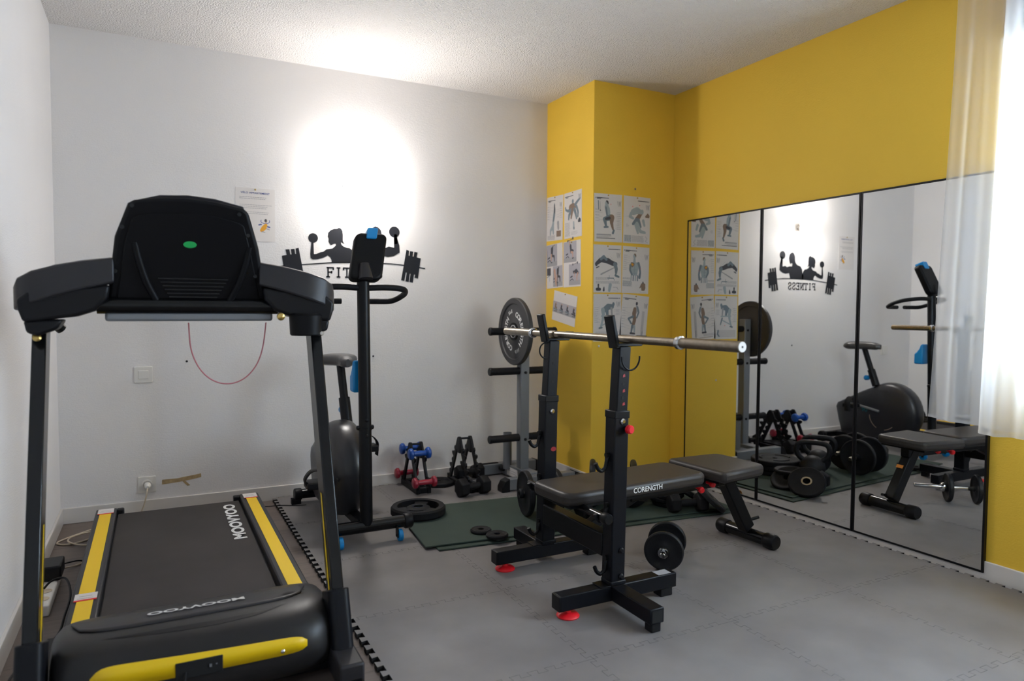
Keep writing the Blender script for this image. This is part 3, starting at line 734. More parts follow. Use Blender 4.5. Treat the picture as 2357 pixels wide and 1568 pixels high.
# ------------------------------------------------------------------ small things on the walls
sw = thing('light_switch', 'white square light switch on the back wall left of the treadmill cord', 'switch', (-.056, YB, .737))
q = lambda u, v, w_: (-.056+u, YB-w_, .737+v)
obj('switch_plate', MB().prism(rrect(.088, .086, .006), q, 0, .009), M_PLASTW, sw, bevel=.002)
obj('rocker', MB().prism(rrect(.048, .044, .003), q, .009, .0125), M_PLASTW, sw, bevel=.0015)
so = thing('wall_socket', 'white wall socket low on the back wall, left of the brown tape', 'socket', (-.048, YB, .146))
q = lambda u, v, w_: (-.048+u, YB-w_, .146+v)
obj('socket_plate', MB().prism(rrect(.086, .086, .006), q, 0, .008), M_PLASTW, so, bevel=.002)
obj('socket_ring', MB().lathe([(.018, .0), (.026, 0), (.026, .006), (.02, .006), (.018, .001)], (-.048, YB-.008, .146), (0, -1, 0), 28, closed=True), M_PLASTW, so)
cb = thing('extension_cord', 'cream extension cord from the wall socket looping beside the treadmill', 'cord', (-.3, 3.8, FZ))
obj('plug', MB().lathe([(.017, 0), (.0175, .012), (.015, .03), (.008, .04)], (-.046, YB-.012, .144), (0, -1, -.1), 20), M_PLASTW, cb)
FZc = FZ+.0045
cab = [(-.046, YB-.05, .138), (-.052, YB-.065, .10), (-.07, YB-.05, .03), (-.10, YB-.05, FZc), (-.2, 4.06, FZc), (-.3, 3.98, FZc), (-.385, 3.89, FZc), (-.422, 3.83, FZc),
       (-.40, 3.79, FZc), (-.35, 3.785, FZc), (-.28, 3.84, FZc), (-.26, 3.90, FZc), (-.30, 3.915, FZc+.008), (-.365, 3.865, FZc+.009), (-.375, 3.80, FZc+.008), (-.33, 3.745, FZc+.004), (-.27, 3.71, FZc),
       (-.24, 3.62, FZc), (-.26, 3.52, FZc), (-.31, 3.46, FZc), (-.36, 3.40, .0)]
obj('cable', MB().tube(cab, .004, 8), M_CREAM, cb)
m = MB().prism([(.023, .137), (.024, .163), (.1, .163), (.217, .178), (.218, .157), (.13, .144)], w3, .0, .0014)
m.prism([(.118, .15), (.14, .143), (.162, .118), (.148, .116), (.135, .13)], w3, .0003, .0016)
tag(obj('tape_remnant', m, M_TAPE, base=(.12, YB, .14), smooth=False), 'torn strip of brown adhesive tape low on the back wall', 'tape')
for (x, z, lab) in ((.154, .802, 'small screw anchor in the back wall under the treadmill console'), (1.192, .803, 'dark wall plug in the back wall beside the bike mast')):
    mb = MB().lathe([(.0045, 0), (.006, .002), (.004, .006), (.0015, .009)], (x, YB, z), (0, -1, 0), 12)
    tag(obj('wall_plug', mb, M_IRON, base=(x, YB, z)), lab, 'wall plug', 'plugs and nails left in the walls')
for (x, z, lab) in ((2.611, .613, 'pale wall plug low on the pillar front behind the barbell rack'), (2.468, .868, 'pale filled hole plug on the pillar front under the posters'), (2.734, 1.865, 'small nail above the top right exercise sheet')):
    mb = MB().lathe([(.006, 0), (.007, .002), (.004, .005)], (x, YC, z), (0, -1, 0), 12)
    tag(obj('wall_plug', mb, M_PLASTW if z < 1 else M_INKBR, base=(x, YC, z)), lab, 'wall plug', 'plugs and nails left in the walls')

# ------------------------------------------------------------------ mirrors
YM = [3.4365, 2.8257, 2.215, 1.6068]; ZM0, ZM1 = .015, 1.667
ML = ['tall black-framed wall mirror nearest the pillar, reflecting the yellow pillar', 'tall black-framed wall mirror in the middle of the three, reflecting the fitness sticker', 'tall black-framed wall mirror partly behind the curtain']
TILT = [0.0, 0.0026, 0.0026]; LEAN = [.0, .0008, .0008]
for k in range(3):
    ya, yb = YM[k], YM[k+1]; yc = (ya+yb)/2; W_ = ya-yb-.004; H_ = ZM1-ZM0
    r = thing('wall_mirror', ML[k], 'mirror', (XR-.0205, yc, ZM0), 0, 'mirrors along the yellow wall')
    r.rotation_euler = (0, LEAN[k], TILT[k])
    fr = MB(); fw = .009
    a, b = -W_/2, W_/2
    fr.span(-.001, .018, a, a+fw, 0, H_).span(-.001, .018, b-fw, b, 0, H_).span(-.001, .018, a+fw, b-fw, 0, fw).span(-.001, .018, a+fw, b-fw, H_-fw, H_)
    obj('frame', fr, M_BLACK, r, world=False, bevel=.001, smooth=False)
    obj('mirror_pane', MB().add([(.001, a+fw, fw), (.001, b-fw, fw), (.001, b-fw, H_-fw), (.001, a+fw, H_-fw)], [(0, 3, 2, 1)]), M_MIRROR, r, world=False, smooth=False)
    obj('backing', MB().span(.002, .017, a+fw, b-fw, fw, H_-fw), M_BLACK, r, world=False, smooth=False)

# ------------------------------------------------------------------ curtains
def curtain(name, label, edge0, edge1, zt, zb, xb, waves, amp, n=90, ph=0., mt=30, hem=.012):
    """sheet from edge0(z) to edge1(z) along y, folded in x"""
    vs = []; fs = []
    for j in range(mt+1):
        t = j/mt; z = zt+(zb(0)-zt)*t
        for i in range(n+1):
            s = i/n; y0, y1 = edge0(t), edge1(t)
            zz = zt+(zb(s)-zt)*t
            y = y0+(y1-y0)*s
            a = amp*(.55+.6*t)
            x = xb(t) + a*math.sin(waves*2*PI*s+ph+.5*math.sin(3*t)) + a*.4*math.sin(waves*4.7*PI*s+1.3+ph)
            vs.append((x, y, zz))
    for j in range(mt):
        for i in range(n): fs.append((j*(n+1)+i, j*(n+1)+i+1, (j+1)*(n+1)+i+1, (j+1)*(n+1)+i))
    r = thing(name, label, 'curtain', (2.93, (edge0(1)+edge1(1))/2, zb(.5)), 0, 'sheer curtains at the window')
    obj('voile', MB().add(vs, fs), M_VOILE, r)
    hv = []; hf = []
    for i in range(n+1):
        p_ = Vector(vs[mt*(n+1)+i]); hv += [p_+Vector((-.0015, 0, 0)), p_+Vector((-.0015, 0, hem))]
    for i in range(n): hf.append((2*i, 2*i+2, 2*i+3, 2*i+1))
    obj('hem', MB().add(hv, hf), M_VOILE, r)
    return r
curtain('curtain', 'sheer white curtain panel hanging over the edge of the third mirror', lambda t: 1.757+.012*math.sin(2.5*t)+.062*t**1.6, lambda t: 1.40-.02*t, 2.44, lambda s: .640-.02*s, lambda t: 2.972-.008*t, 2.6, .013, ph=.4)
curtain('curtain', 'sheer white curtain panel hanging in front of the bright window', lambda t: 1.530+.055*t, lambda t: .86, 2.44, lambda s: .612, lambda t: 2.900, 4.6, .017, ph=2.1, n=130)
curtain('curtain', 'sheer white curtain panel pulled to the near side of the window', lambda t: .42, lambda t: -.05, 2.44, lambda s: .612, lambda t: 2.93, 4.5, .024, ph=1.1)
rod = thing('curtain_rod', 'curtain rod above the window', 'curtain rod', (2.93, .8, 2.445))
obj('rod', MB().cyl((2.93, -.15, 2.452), (2.93, 1.80, 2.452), .009), M_PLASTW, rod)
for yy in (-.1, 1.78): obj('bracket', MB().cyl((2.93, yy, 2.452), (XR, yy, 2.452), .006), M_PLASTW, rod)

# ================================================================== TREADMILL
TXC = .105
tm = thing('treadmill', 'black treadmill with yellow rail strips, its front hood towards the viewer', 'treadmill', (TXC, 2.9, FZ))
# deck and belt
m = MB().span(-.20, .41, 2.3, 3.80, .045, .088); obj('deck', m, M_BLACK, tm, bevel=.004)
m = MB(); prof = [(2.36, .089), (2.36, .098), (3.80, .098), (3.815, .092), (3.825, .078), (3.825, .06), (3.80, .05)]
n_ = len(prof); vs = [(x, y, z) for x in (-.168, .372) for y, z in prof]
m.add(vs, [(i, i+1, n_+i+1, n_+i) for i in range(n_-1)] + [list(range(n_)), list(range(n_, 2*n_))])
belt = obj('belt', m, M_BELT, tm)
mb = MB(); text_on(mb, 'MOOVYOO', (.318, 3.445, .0985), (0, 1, 0), (-1, 0, 0), .055, .04, fit=.58, lift=.0012); obj('belt_lettering', mb, M_WLET, belt, smooth=False)
m = MB().cyl((-.17, 3.79, .068), (.375, 3.79, .068), .026); obj('rear_roller', m, M_BLKPLA, tm)
for s, xi, xo in ((-1, -.175, -.262), (1, .382, .472)):
    a, b = min(xi, xo), max(xi, xo)
    m = MB().prism([(2.42, .03), (3.86, .03), (3.865, .06), (3.855, .115), (3.83, .121), (2.42, .121)], lambda u, v, w_, a=a, b=b: (a+(b-a)*w_, u, v), 0, 1)
    rail = obj('side_rail', m, M_CHAR, tm, bevel=.006)
    c_ = (a+b)/2
    obj('grip_strip', MB().span(c_-.024, c_+.024, 2.46, 3.735, .121, .1225), M_YSTRIP, rail, smooth=False)
    def wl(y0, y1):
        mb = MB().span(c_-.033, c_+.033, y0, y1, .1226, .1232, 0).span(c_-.033, c_+.033, y0-.012, y0, .1226, .1232, 1)
        mb.span(c_-.02, c_+.018, (y0+y1)/2, (y0+y1)/2+.004, .1232, .1234, 2).span(c_-.024, c_+.022, (y0+y1)/2-.02, (y0+y1)/2-.016, .1232, .1234, 2)
        obj('warning_label', mb, [M_PAPER, M_REDP, M_INKG], rail, smooth=False)
    wl(3.745, 3.825)
    if s < 0: wl(2.66, 2.715)
    m = MB().span(xi-s*.03, xi+s*.004, 3.825, 3.866, .05, .112); obj('rail_end_cap', m, M_BLKPLA, tm, bevel=.006)
# front hood, lofted across
hw = .378; XH = .108
hp = [(2.47, .10), (2.45, .135), (2.40, .158), (2.33, .176), (2.25, .190), (2.20, .196), (2.15, .197), (2.10, .19), (2.062, .172), (2.035, .142), (2.022, .10), (2.022, .075), (2.045, .028), (2.10, .012), (2.47, .012)]
m = MB(); NS = 41; n_ = len(hp); vs = []
for i in range(NS):
    t = -1+2*i/(NS-1); t = math.copysign(abs(t)**.75, t)
    k = max(0., 1-abs(t)**7)**(1/2.6)
    for y, z in hp:
        yy = 2.47-(2.47-y)*(.60+.40*k); zz = .012+(z-.012)*(.72+.28*max(0., 1-abs(t)**9)**.5)
        bow = .012*(1-t*t)
        vs.append((XH+hw*t, yy-bow*(2.47-y)/.45, zz))
fs = [list(range(n_)), list(range((NS-1)*n_, NS*n_))]
for i in range(NS-1):
    for j in range(n_): fs.append((i*n_+j, i*n_+(j+1) % n_, (i+1)*n_+(j+1) % n_, (i+1)*n_+j))
hood = obj('motor_hood', m.add(vs, fs), M_HOOD, tm)
hood.data.set_sharp_from_angle(angle=math.radians(55))
def hood_z(x, y):
    t = (x-XH)/hw; bow = .012*(1-t*t)
    best = None
    for (y0, z0_), (y1, z1_) in zip(hp[:8], hp[1:8]):
        a, b = y0-bow*(2.47-y0)/.45, y1-bow*(2.47-y1)/.45
        if b <= y <= a: return z0_+(z1_-z0_)*(a-y)/(a-b)
    return .195
# flatter lid on the hood
m = MB(); NX, NY = 24, 6; vs = []
for i in range(NX+1):
    x = -.225+(.425+.225)*i/NX
    e = 1-abs(2*i/NX-1)**6
    for j in range(NY+1):
        y = 2.335-(.155*e**.35+.0)*(j/NY) if e > 0 else 2.335-.03*j/NY
        vs.append((x, y, hood_z(x, y)+.003))
fs = [(i*(NY+1)+j, (i+1)*(NY+1)+j, (i+1)*(NY+1)+j+1, i*(NY+1)+j+1) for i in range(NX) for j in range(NY)]
lid = obj('hood_lid', m.add(vs, fs), M_CHAR, hood, smooth=True)
sol = lid.modifiers.new('solid', 'SOLIDIFY'); sol.thickness = .004; sol.offset = -1
mb = MB(); vv, ff, wt_ = text_geo('MOOVYOO', .036, .035); k_ = .268/wt_
ox, oy = at(454, 1399, 'z', .187).x, at(454, 1399, 'z', .187).y
mb.add([(ox-u*k_, oy-v, hood_z(ox-u*k_, oy-v)+.0062) for u, v in vv], ff); obj('hood_lettering', mb, M_WLET, hood, smooth=False)
mb = MB()
for k, pts in enumerate(([(.335, 2.225), (.36, 2.24), (.385, 2.235), (.36, 2.224)], [(.40, 2.236), (.412, 2.238), (.412, 2.228), (.402, 2.226)])):
    mb.add([(x, y, hood_z(x, y)+.0052) for x, y in pts], [list(range(4))])
obj('hood_emblem', mb, M_DARKHOLE, hood, smooth=False)
mb = MB()
CR = [(-.14, 2.135), (-.05, 2.128), (.05, 2.122), (.15, 2.118), (.26, 2.125), (.34, 2.15)]; up_, lo_ = [], []
for k in range(25):
    f = k/24*(len(CR)-1); i_ = min(int(f), len(CR)-2); g = f-i_
    x = CR[i_][0]+(CR[i_+1][0]-CR[i_][0])*g; y = CR[i_][1]+(CR[i_+1][1]-CR[i_][1])*g; hh = .017*math.sin(PI*k/24)
    up_.append((x, y+hh*.5, hood_z(x, y+hh*.5)+.0008)); lo_.append((x, y-hh*.9, hood_z(x, y-hh*.9)+.0008))
vs = []
for a_, b_ in zip(up_, lo_): vs += [a_, b_]
obj('hood_crease_shade', mb.add(vs, [(2*k, 2*k+2, 2*k+3, 2*k+1) for k in range(24)]), M_BLKPLA, hood)  # flat dark lens painting the shade of the hood's fold
# yellow front band with a dark socket recess
m = MB()
fy = lambda x: 2.022-.0125*(1-((x-XH)/hw)**2)-.002
def band(xa, xb, za, zb, mi, dy=0., n=14):
    vs = []
    for i in range(n+1):
        x = xa+(xb-xa)*i/n; tilt = (x-XH)*.0
        vs += [(x, fy(x)-dy-.001, za(x) if callable(za) else za), (x, fy(x)-dy, zb(x) if callable(zb) else zb)]
    m.add(vs, [(2*i, 2*i+2, 2*i+3, 2*i+1) for i in range(n)], mi)
ends = lambda x: max(0., 1-((abs(x-.115)/.268))**14)**.5
band(-.160, .378, lambda x: .138-.026*ends(x)-.004*(x-.1)/.25, lambda x: .138+.028*ends(x)-.012*(x-.1)/.25, 0, .003, 40)
fb = obj('front_band', m, M_YPLA, hood)
s2 = fb.modifiers.new('solid', 'SOLIDIFY'); s2.thickness = .004; s2.offset = 0
m = MB().span(.035, .152, fy(.09)-.0075, fy(.09)+.01, .104, .150); rec = obj('socket_recess', m, M_DARKHOLE, hood, bevel=.002)
m = MB().span(.118, .124, fy(.09)-.010, fy(.09)-.006, .124, .132, 0).span(.134, .138, fy(.09)-.0095, fy(.09)-.006, .128, .131, 0); obj('power_switch', m, M_GREY, hood)
m = MB().lathe([(.005, 0), (.006, .002), (.003, .005)], (.31, fy(.31)-.004, .120), (0, -1, 0), 12); obj('screw', m, M_CHROME, hood)
m = MB().tube([(.06, fy(.06)-.008, .122), (.055, fy(.06)-.03, .095), (.04, fy(.06)-.05, .02), (.0, 1.96, FZ+.006), (-.15, 1.93, FZ+.006), (-.33, 2.05, FZ+.006), (-.40, 2.3, FZ+.006), (-.385, 2.55, FZ+.006), (-.31, 2.72, FZ+.006), (-.295, 2.83, .015), (-.288, 2.95, .045), (-.315, 3.08, .062), (-.36, 3.10, .055), (-.385, 3.08, .035)], .004, 8)
obj('power_cable', m, M_BLKPLA, tm)
# uprights leaning back, with sleeves and floor feet
ux = {-1: -.297, 1: .490}
for s in (-1, 1):
    xc = ux[s]; p0, p1 = Vector((xc, 2.075, .03)), Vector((xc, 2.468, 1.05)); ax = (p1-p0).normalized()
    up = obj('upright', MB().beam(p0, p1, .036, .085, (0, 1, 0)), M_BLKGLOSS, tm, bevel=.004)
    xi = xc-s*.0185
    d = Vector((0, .022, 0))
    m = MB(); a_, b_ = p0+ax*.16, p0+ax*.50
    m.add([(xi-s*.0004, a_.y-.008, a_.z), (xi-s*.0004, a_.y+.010, a_.z), (xi-s*.0004, b_.y+.010, b_.z), (xi-s*.0004, b_.y-.008, b_.z)], [(0, 1, 2, 3)])
    obj('yellow_reflection', m, M_YPLA, up, smooth=False)  # reflection of the yellow rails, painted as a strip on the inner face
    if s < 0:
        m = MB().lathe([(.011, 0), (.011, .003), (.007, .007), (.003, .008)], (xc, p1.y-.045-.043*1.06-.012, 1.006), Vector((0, -1, .38)), 16); obj('bolt', m, M_BRASS, up)
    q0 = p0+ax*.0; q1 = p0+ax*.2
    nn = Vector((0, ax.z, -ax.y))
    def to3(u, v, w_, q0=q0, xc=xc): return Vector((xc+u, 0, 0))+Vector((0, q0.y, q0.z))+nn*v+ax*w_
    obj('upright_sleeve', MB().prism(rrect(.066, .118, .022), to3, -.0, .20), M_SLATE, tm, bevel=.004)
    m = MB().span(xc-.036, xc+.036, 1.93, 2.20, FZ+.012, .075); obj('foot_bracket', m, M_CHAR, tm, bevel=.008)
    m = MB().span(xc-.028, xc+.028, 1.86, 2.62, FZ+.008, .03); obj('base_rail', m, M_BLACK, tm, bevel=.005)
    for yy in (1.90, 2.57): obj('rubber_foot', MB().cyl((xc, yy, FZ), (xc, yy, FZ+.012), .022), M_RUB, tm)
m = MB().span(-.297, .497, 2.08, 2.13, FZ+.02, .03); obj('base_crossbar', m, M_BLACK, tm, bevel=.004)
for x in (-.22, .43): obj('rubber_foot', MB().cyl((x, 3.70, FZ), (x, 3.70, .035), .022), M_RUB, tm)
m = MB().cyl((-.335, 2.03, .06), (-.40, 2.03, .06), .062, n=32); obj('transport_wheel', m, M_BLKPLA, tm, bevel=.004)
m = MB().cyl((.445, 2.10, .05), (.462, 2.10, .05), .02); obj('pivot_bolt', m, M_CHROME, tm)
# console: back shell seen from behind, leaning towards the viewer at the top
yb = lambda z: 2.40-(z-1.07)*.42                    # back plane of the console
con3 = lambda u, v, w_: (u, yb(v)+w_, v)
shell = [(-.128, 1.085), (-.098, 1.30), (-.062, 1.392), (-.045, 1.402), (.02, 1.412), (.095, 1.416), (.17, 1.411), (.245, 1.398), (.264, 1.386), (.297, 1.28), (.335, 1.085)]
con = obj('console', MB().prism(shell, con3, 0, .055), M_CONSOLE, tm, bevel=.012, seg=3)
rimp = [(-.105, 1.22), (-.082, 1.32), (-.050, 1.405), (.02, 1.425), (.095, 1.430), (.17, 1.425), (.252, 1.408), (.28, 1.32), (.31, 1.22)]
obj('console_face', MB().prism(rimp, con3, .05, .062), M_CHAR, con, bevel=.004)
inn = [(-.098, 1.12), (-.074, 1.28), (-.052, 1.352), (-.03, 1.362), (.03, 1.37), (.10, 1.372), (.17, 1.369), (.235, 1.354), (.25, 1.345), (.272, 1.27), (.305, 1.12)]
obj('back_cover', MB().prism(inn, con3, -.004, .004), M_CONSOLE, con, bevel=.003)
m = MB()
for k in range(6):
    z = 1.182-.011*k; hw_ = .098-.006*k
    m.beam(con3(.11-hw_, z, -.006), con3(.11+hw_, z, -.006), .004, .0035, (0, 0, 1))
obj('vent_slots', m, M_BLKGLOSS, con, smooth=False)
for s in (-1, 1): obj('cover_rib', MB().tube([con3(.11+s*.158, 1.285, .004), con3(.11+s*.147, 1.23, -.003), con3(.11+s*.127, 1.165, -.007), con3(.11+s*.098, 1.105, -.006)], .010, 10), M_CONSOLE, con)
bc = at(437, 564, 'y', 2.313)
obj('green_badge', MB().prism([(.0185*math.cos(2*PI*k/28), .0098*math.sin(2*PI*k/28)) for k in range(28)], lambda u, v, w_: con3(bc.x+u, bc.z+v, -w_), .002, .006), M_GREENB, con, bevel=.001)
mb = MB(); cc = con3(bc.x, bc.z, -.0066)
text_on(mb, 'eco', cc, (1, 0, 0), (0, -.42, 1), .0052, 0, fit=.018, lift=.0); obj('badge_mark', mb, M_FOAMSIDE, con, smooth=False) if False else None
for x, z in ((-.052, 1.385), (.235, 1.378), (-.078, 1.325), (.262, 1.318), (-.10, 1.20), (.288, 1.195)):
    obj('screw_hole', MB().cyl(con3(x, z, -.005), con3(x, z, .01), .006, n=14), M_DARKHOLE, con)
# swept arms with hand grips beyond
for s in (-1, 1):
    X = lambda d, s=s: .0985+s*d
    sec = [(.20, 1.203, .070, 2.335), (.28, 1.186, .078, 2.325), (.35, 1.168, .084, 2.322), (.405, 1.150, .088, 2.335), (.440, 1.134, .084, 2.365), (.456, 1.120, .070, 2.42), (.452, 1.108, .056, 2.52)]
    m = MB(); vs = []
    for i, (d, z, h, y) in enumerate(sec):
        dep = .10 if i < 5 else .06
        j = min(i+1, len(sec)-1); jj = max(i-1, 0)
        tx, ty = sec[j][0]-sec[jj][0], sec[j][3]-sec[jj][3]; tl = math.hypot(tx, ty); nx_, ny_ = -ty/tl, tx/tl
        for a, b in ((0, -.5), (0, .5), (.35, .56), (1, .5), (1, -.5), (.35, -.56)):
            vs.append((X(d+nx_*dep*a), y+ny_*dep*a, z+h*b))
    q = 6; fs = [list(range(q)), list(range((len(sec)-1)*q, len(sec)*q))]
    for i in range(len(sec)-1):
        for k in range(q): fs.append((i*q+k, i*q+(k+1) % q, (i+1)*q+(k+1) % q, (i+1)*q+k))
    arm = obj('console_arm', m.add(vs, fs), M_CHAR, tm)
    arm.data.set_sharp_from_angle(angle=math.radians(60))
    sb = arm.modifiers.new('edge', 'BEVEL'); sb.width = .010; sb.segments = 3; sb.limit_method = 'ANGLE'; sb.angle_limit = math.radians(40)
    # lower housing under the arm, where the upright enters
    P = [(.212, 1.160), (.218, 1.122), (.25, 1.084), (.30, 1.066), (.425, 1.050), (.436, 1.085), (.440, 1.115), (.41, 1.14)]
    P = [(X(d), z) for d, z in P]
    obj('arm_housing', MB().prism(P, lambda u, v, w_: (u, 2.338+w_, v), 0, .13), M_BLKPLA, tm, bevel=.010, seg=3)
    P = [(X(d), z) for d, z in [(.33, 1.058), (.425, 1.056), (.418, 1.02), (.39, 1.012), (.345, 1.03)]]
    obj('joint_cover', MB().prism(P, lambda u, v, w_: (u, 2.345+w_, v), 0, .11), M_BLKPLA, tm, bevel=.008)
    if s > 0:
        m = MB().lathe([(.046, 0), (.050, .004), (.053, .066), (.046, .074)], (X(.347), 2.352, 1.004), (0, 0, 1), 28); obj('height_knob', m, M_CONSOLE, tm)
        m = MB().lathe([(.008, 0), (.006, .004)], (X(.393), 2.325, 1.012), (0, -1, 0), 14); obj('bolt', m, M_CHROME, tm)
        m = MB().lathe([(.012, 0), (.012, .010), (.004, .016)], (X(.262), 2.318, 1.068), (0, -1, -.2), 14); obj('bolt', m, M_BRASS, tm)
    m = MB().tube([(X(.438), 2.50, 1.085), (X(.43), 2.60, 1.075), (X(.40), 2.70, 1.05), (X(.372), 2.73, 1.02)], .017, 12); obj('hand_grip', m, M_BLKPLA, tm)
m = MB().cyl((-.15, 2.385, 1.100), (.36, 2.385, 1.100), .026, n=28); obj('console_crossbar', m, M_BLKGLOSS, tm)
m = MB().span(-.13, .345, 2.375, 2.47, 1.052, 1.080); obj('bottom_tray', m, M_GREY, tm, bevel=.008)
cp = [(.098, 2.46, 1.045)] + [(.2165+.118*math.sin(-PI/2+PI*k/10), 2.49, 1.045-.205*math.cos(-PI/2+PI*k/10)**.8) for k in range(1, 10)] + [(.335, 2.46, 1.045)]
obj('safety_cord', MB().tube(cp, .0022, 8), M_CORDP, tm)
mb = MB()
text_on(mb, 'MOOVYOO', (.4735, 3.35, .068), (0, 1, 0), (0, 0, 1), .038, .015, fit=.33, lift=.0006); obj('side_lettering', mb, M_YPLA, tm, smooth=False)

# ------------------------------------------------------------------ power strip and adapter by the left wall
ps = thing('power_strip', 'white power strip lying along the left wall behind the treadmill post', 'power strip', (-.375, 3.11, FZ))
m = MB().span(-.408, -.352, 2.93, 3.33, FZ, FZ+.042); obj('strip_body', m, M_PLASTW, ps, bevel=.006)
for y in (3.0, 3.08): obj('socket_well', MB().lathe([(.02, 0), (.022, .0015), (.019, .003)], (-.38, y, FZ+.042), (0, 0, 1), 20), M_CREAM, ps)
ad = thing('power_adapter', 'black plug adapter sitting on the far end of the white power strip', 'adapter', (-.38, 3.24, FZ+.042))
obj('adapter_body', MB().span(-.412, -.340, 3.18, 3.31, FZ+.043, FZ+.10), M_BLKPLA, ad, bevel=.006)
obj('cable', MB().tube([(-.345, 3.30, .05), (-.29, 3.36, .035), (-.25, 3.42, FZ+.005), (-.22, 3.50, FZ+.005), (-.1, 3.55, FZ+.005)], .003, 8), M_BLKPLA, ad)

# ================================================================== EXERCISE BIKE
BX = .862
bk = thing('exercise_bike', 'black exercise bike with blue wheels and a grey saddle beside the treadmill', 'exercise bike', (BX, 3.5, 0))
m = MB().cyl((.69, 3.135, .083), (1.065, 3.135, .083), .029); obj('front_stabilizer', m, M_BLKGLOSS, bk)
for x in (.70, 1.055):
    s = -1 if x < .8 else 1
    obj('end_cap', MB().lathe([(.033, 0), (.036, .004), (.036, .032), (.030, .04)], (x-.012*s, 3.135, .083), (s, 0, 0), 24), M_BLKPLA, bk)
for x in (.735, 1.015):
    wh = obj('transport_wheel', MB().lathe([(.01, -.011), (.024, -.011), (.028, -.008), (.028, .008), (.024, .011), (.01, .011)], (x, 3.105, .0285), (1, 0, 0), 28, closed=True), M_CYAN, bk)
    obj('wheel_bracket', MB().span(x-.016, x-.012, 3.09, 3.125, .02, .07).cyl((x-.02, 3.105, .0285), (x+.014, 3.105, .0285), .006), M_BLACK, wh)
m = MB().cyl((.69, 3.965, .052), (1.04, 3.965, .052), .027); obj('rear_stabilizer', m, M_BLKGLOSS, bk)
for x in (.69, 1.04):
    s = -1 if x < .8 else 1
    obj('end_cap', MB().lathe([(.031, 0), (.034, .004), (.034, .035), (.030, .04)], (x-.03*s, 3.965, .052), (s, 0, 0), 24), M_BLKPLA, bk)
    obj('rubber_foot', MB().span(x-.025, x+.025, 3.945, 3.985, 0, .03), M_RUB, bk)
m = MB().beam((BX, 3.15, .08), (BX, 3.95, .055), .05, .04); obj('base_beam', m, M_BLACK, bk, bevel=.004)
# flywheel housing: rounded slab, outline from the side (y, z)
out = []
c0, r0 = (3.475, .295), .238
for k in range(23):
    a = -PI*.62+PI*1.22*k/22
    out.append((c0[0]-r0*math.cos(a), c0[1]+r0*math.sin(a)))
out += [(3.74, .435), (3.86, .37), (3.95, .325), (3.965, .29), (3.94, .18), (3.905, .07), (3.80, .05), (3.6, .055)]
NL = 13; m = MB(); vs = []; no = len(out); cy, cz = 3.56, .27
for i in range(NL):
    t = -1+2*i/(NL-1); sc_k = .74+.26*max(0, 1-abs(t)**2.6)**.5
    for y, z in out:
        vs.append((BX-.03+.082*t, cy+(y-cy)*sc_k, max(.03, cz+(z-cz)*sc_k)))
fs = [list(range(no)), list(range((NL-1)*no, NL*no))]
for i in range(NL-1):
    for j in range(no): fs.append((i*no+j, i*no+(j+1) % no, (i+1)*no+(j+1) % no, (i+1)*no+j))
hs = obj('flywheel_housing', m.add(vs, fs), mat('bike_shell', rgb(40, 39, 42), .32, bump=(700, .1, 1, .0005)), bk)
hs.data.set_sharp_from_angle(angle=math.radians(62))
for x, z in ((BX-.045, .30), (BX-.102, .285)):
    obj('screw_hole', MB().cyl((x, 3.24, z), (x, 3.27, z), .006, n=12), M_DARKHOLE, bk)
m = MB(); text_on(m, '90', (BX+.055, 3.66, .30), (0, -1, 0), (0, 0, 1), .035, .01, fit=.05, lift=.001); obj('side_lettering', MB() if False else m, M_TEAL, bk, smooth=False)
m = MB()
for a0, a1 in ((PI*1.02, PI*1.35), (PI*1.55, PI*1.75)):
    P = [(BX+.0545, 3.50-.115*math.cos(a0+(a1-a0)*k/10), .27+.115*math.sin(a0+(a1-a0)*k/10)) for k in range(11)]; m.tube(P, .003, 6, smooth=False)
obj('arc_decal', m, M_INKBR, bk)
# mast
mast0, mast1 = Vector((BX+.0, 3.135, .09)), Vector((BX+.0, 3.175, 1.22))
lerp = lambda t: mast0.lerp(mast1, t)
obj('lower_mast', MB().cyl(lerp(0), lerp(.40), .0295), M_BLACK, bk)
obj('mast_collar', MB().cyl(lerp(.39), lerp(.402), .0315), M_BLACK, bk)
obj('upper_mast', MB().cyl(lerp(.40), lerp(1.0), .0285), M_BLACK, bk)
for z, dx in ((.535, .044), (.535, -.044)):
    p = lerp((z-.09)/1.11); obj('bolt', MB().lathe([(.011, 0), (.011, .010), (.006, .014)], p+Vector((dx*.62, 0, 0)), (1 if dx > 0 else -1, 0, 0), 14), M_BLKPLA, bk)
for z in (.57, .50): p = lerp((z-.09)/1.11); obj('bolt', MB().lathe([(.008, 0), (.008, .004), (.003, .006)], p+Vector((0, -.028, 0)), (0, -1, 0), 14), M_BLKPLA, bk)
# bottle cage
q0 = lerp(.60)
pc = [(.0, 0), (.066, 0), (.066, .078), (.05, .088), (.028, .118), (.018, .148), (.0, .155)]
m = MB().prism([(3.178+.028+y, .70+z) for y, z in pc], lambda u, v, w_: (BX-.041+w_, u, v), 0, .082); obj('bottle_holder', m, M_CYAN, bk, bevel=.010)
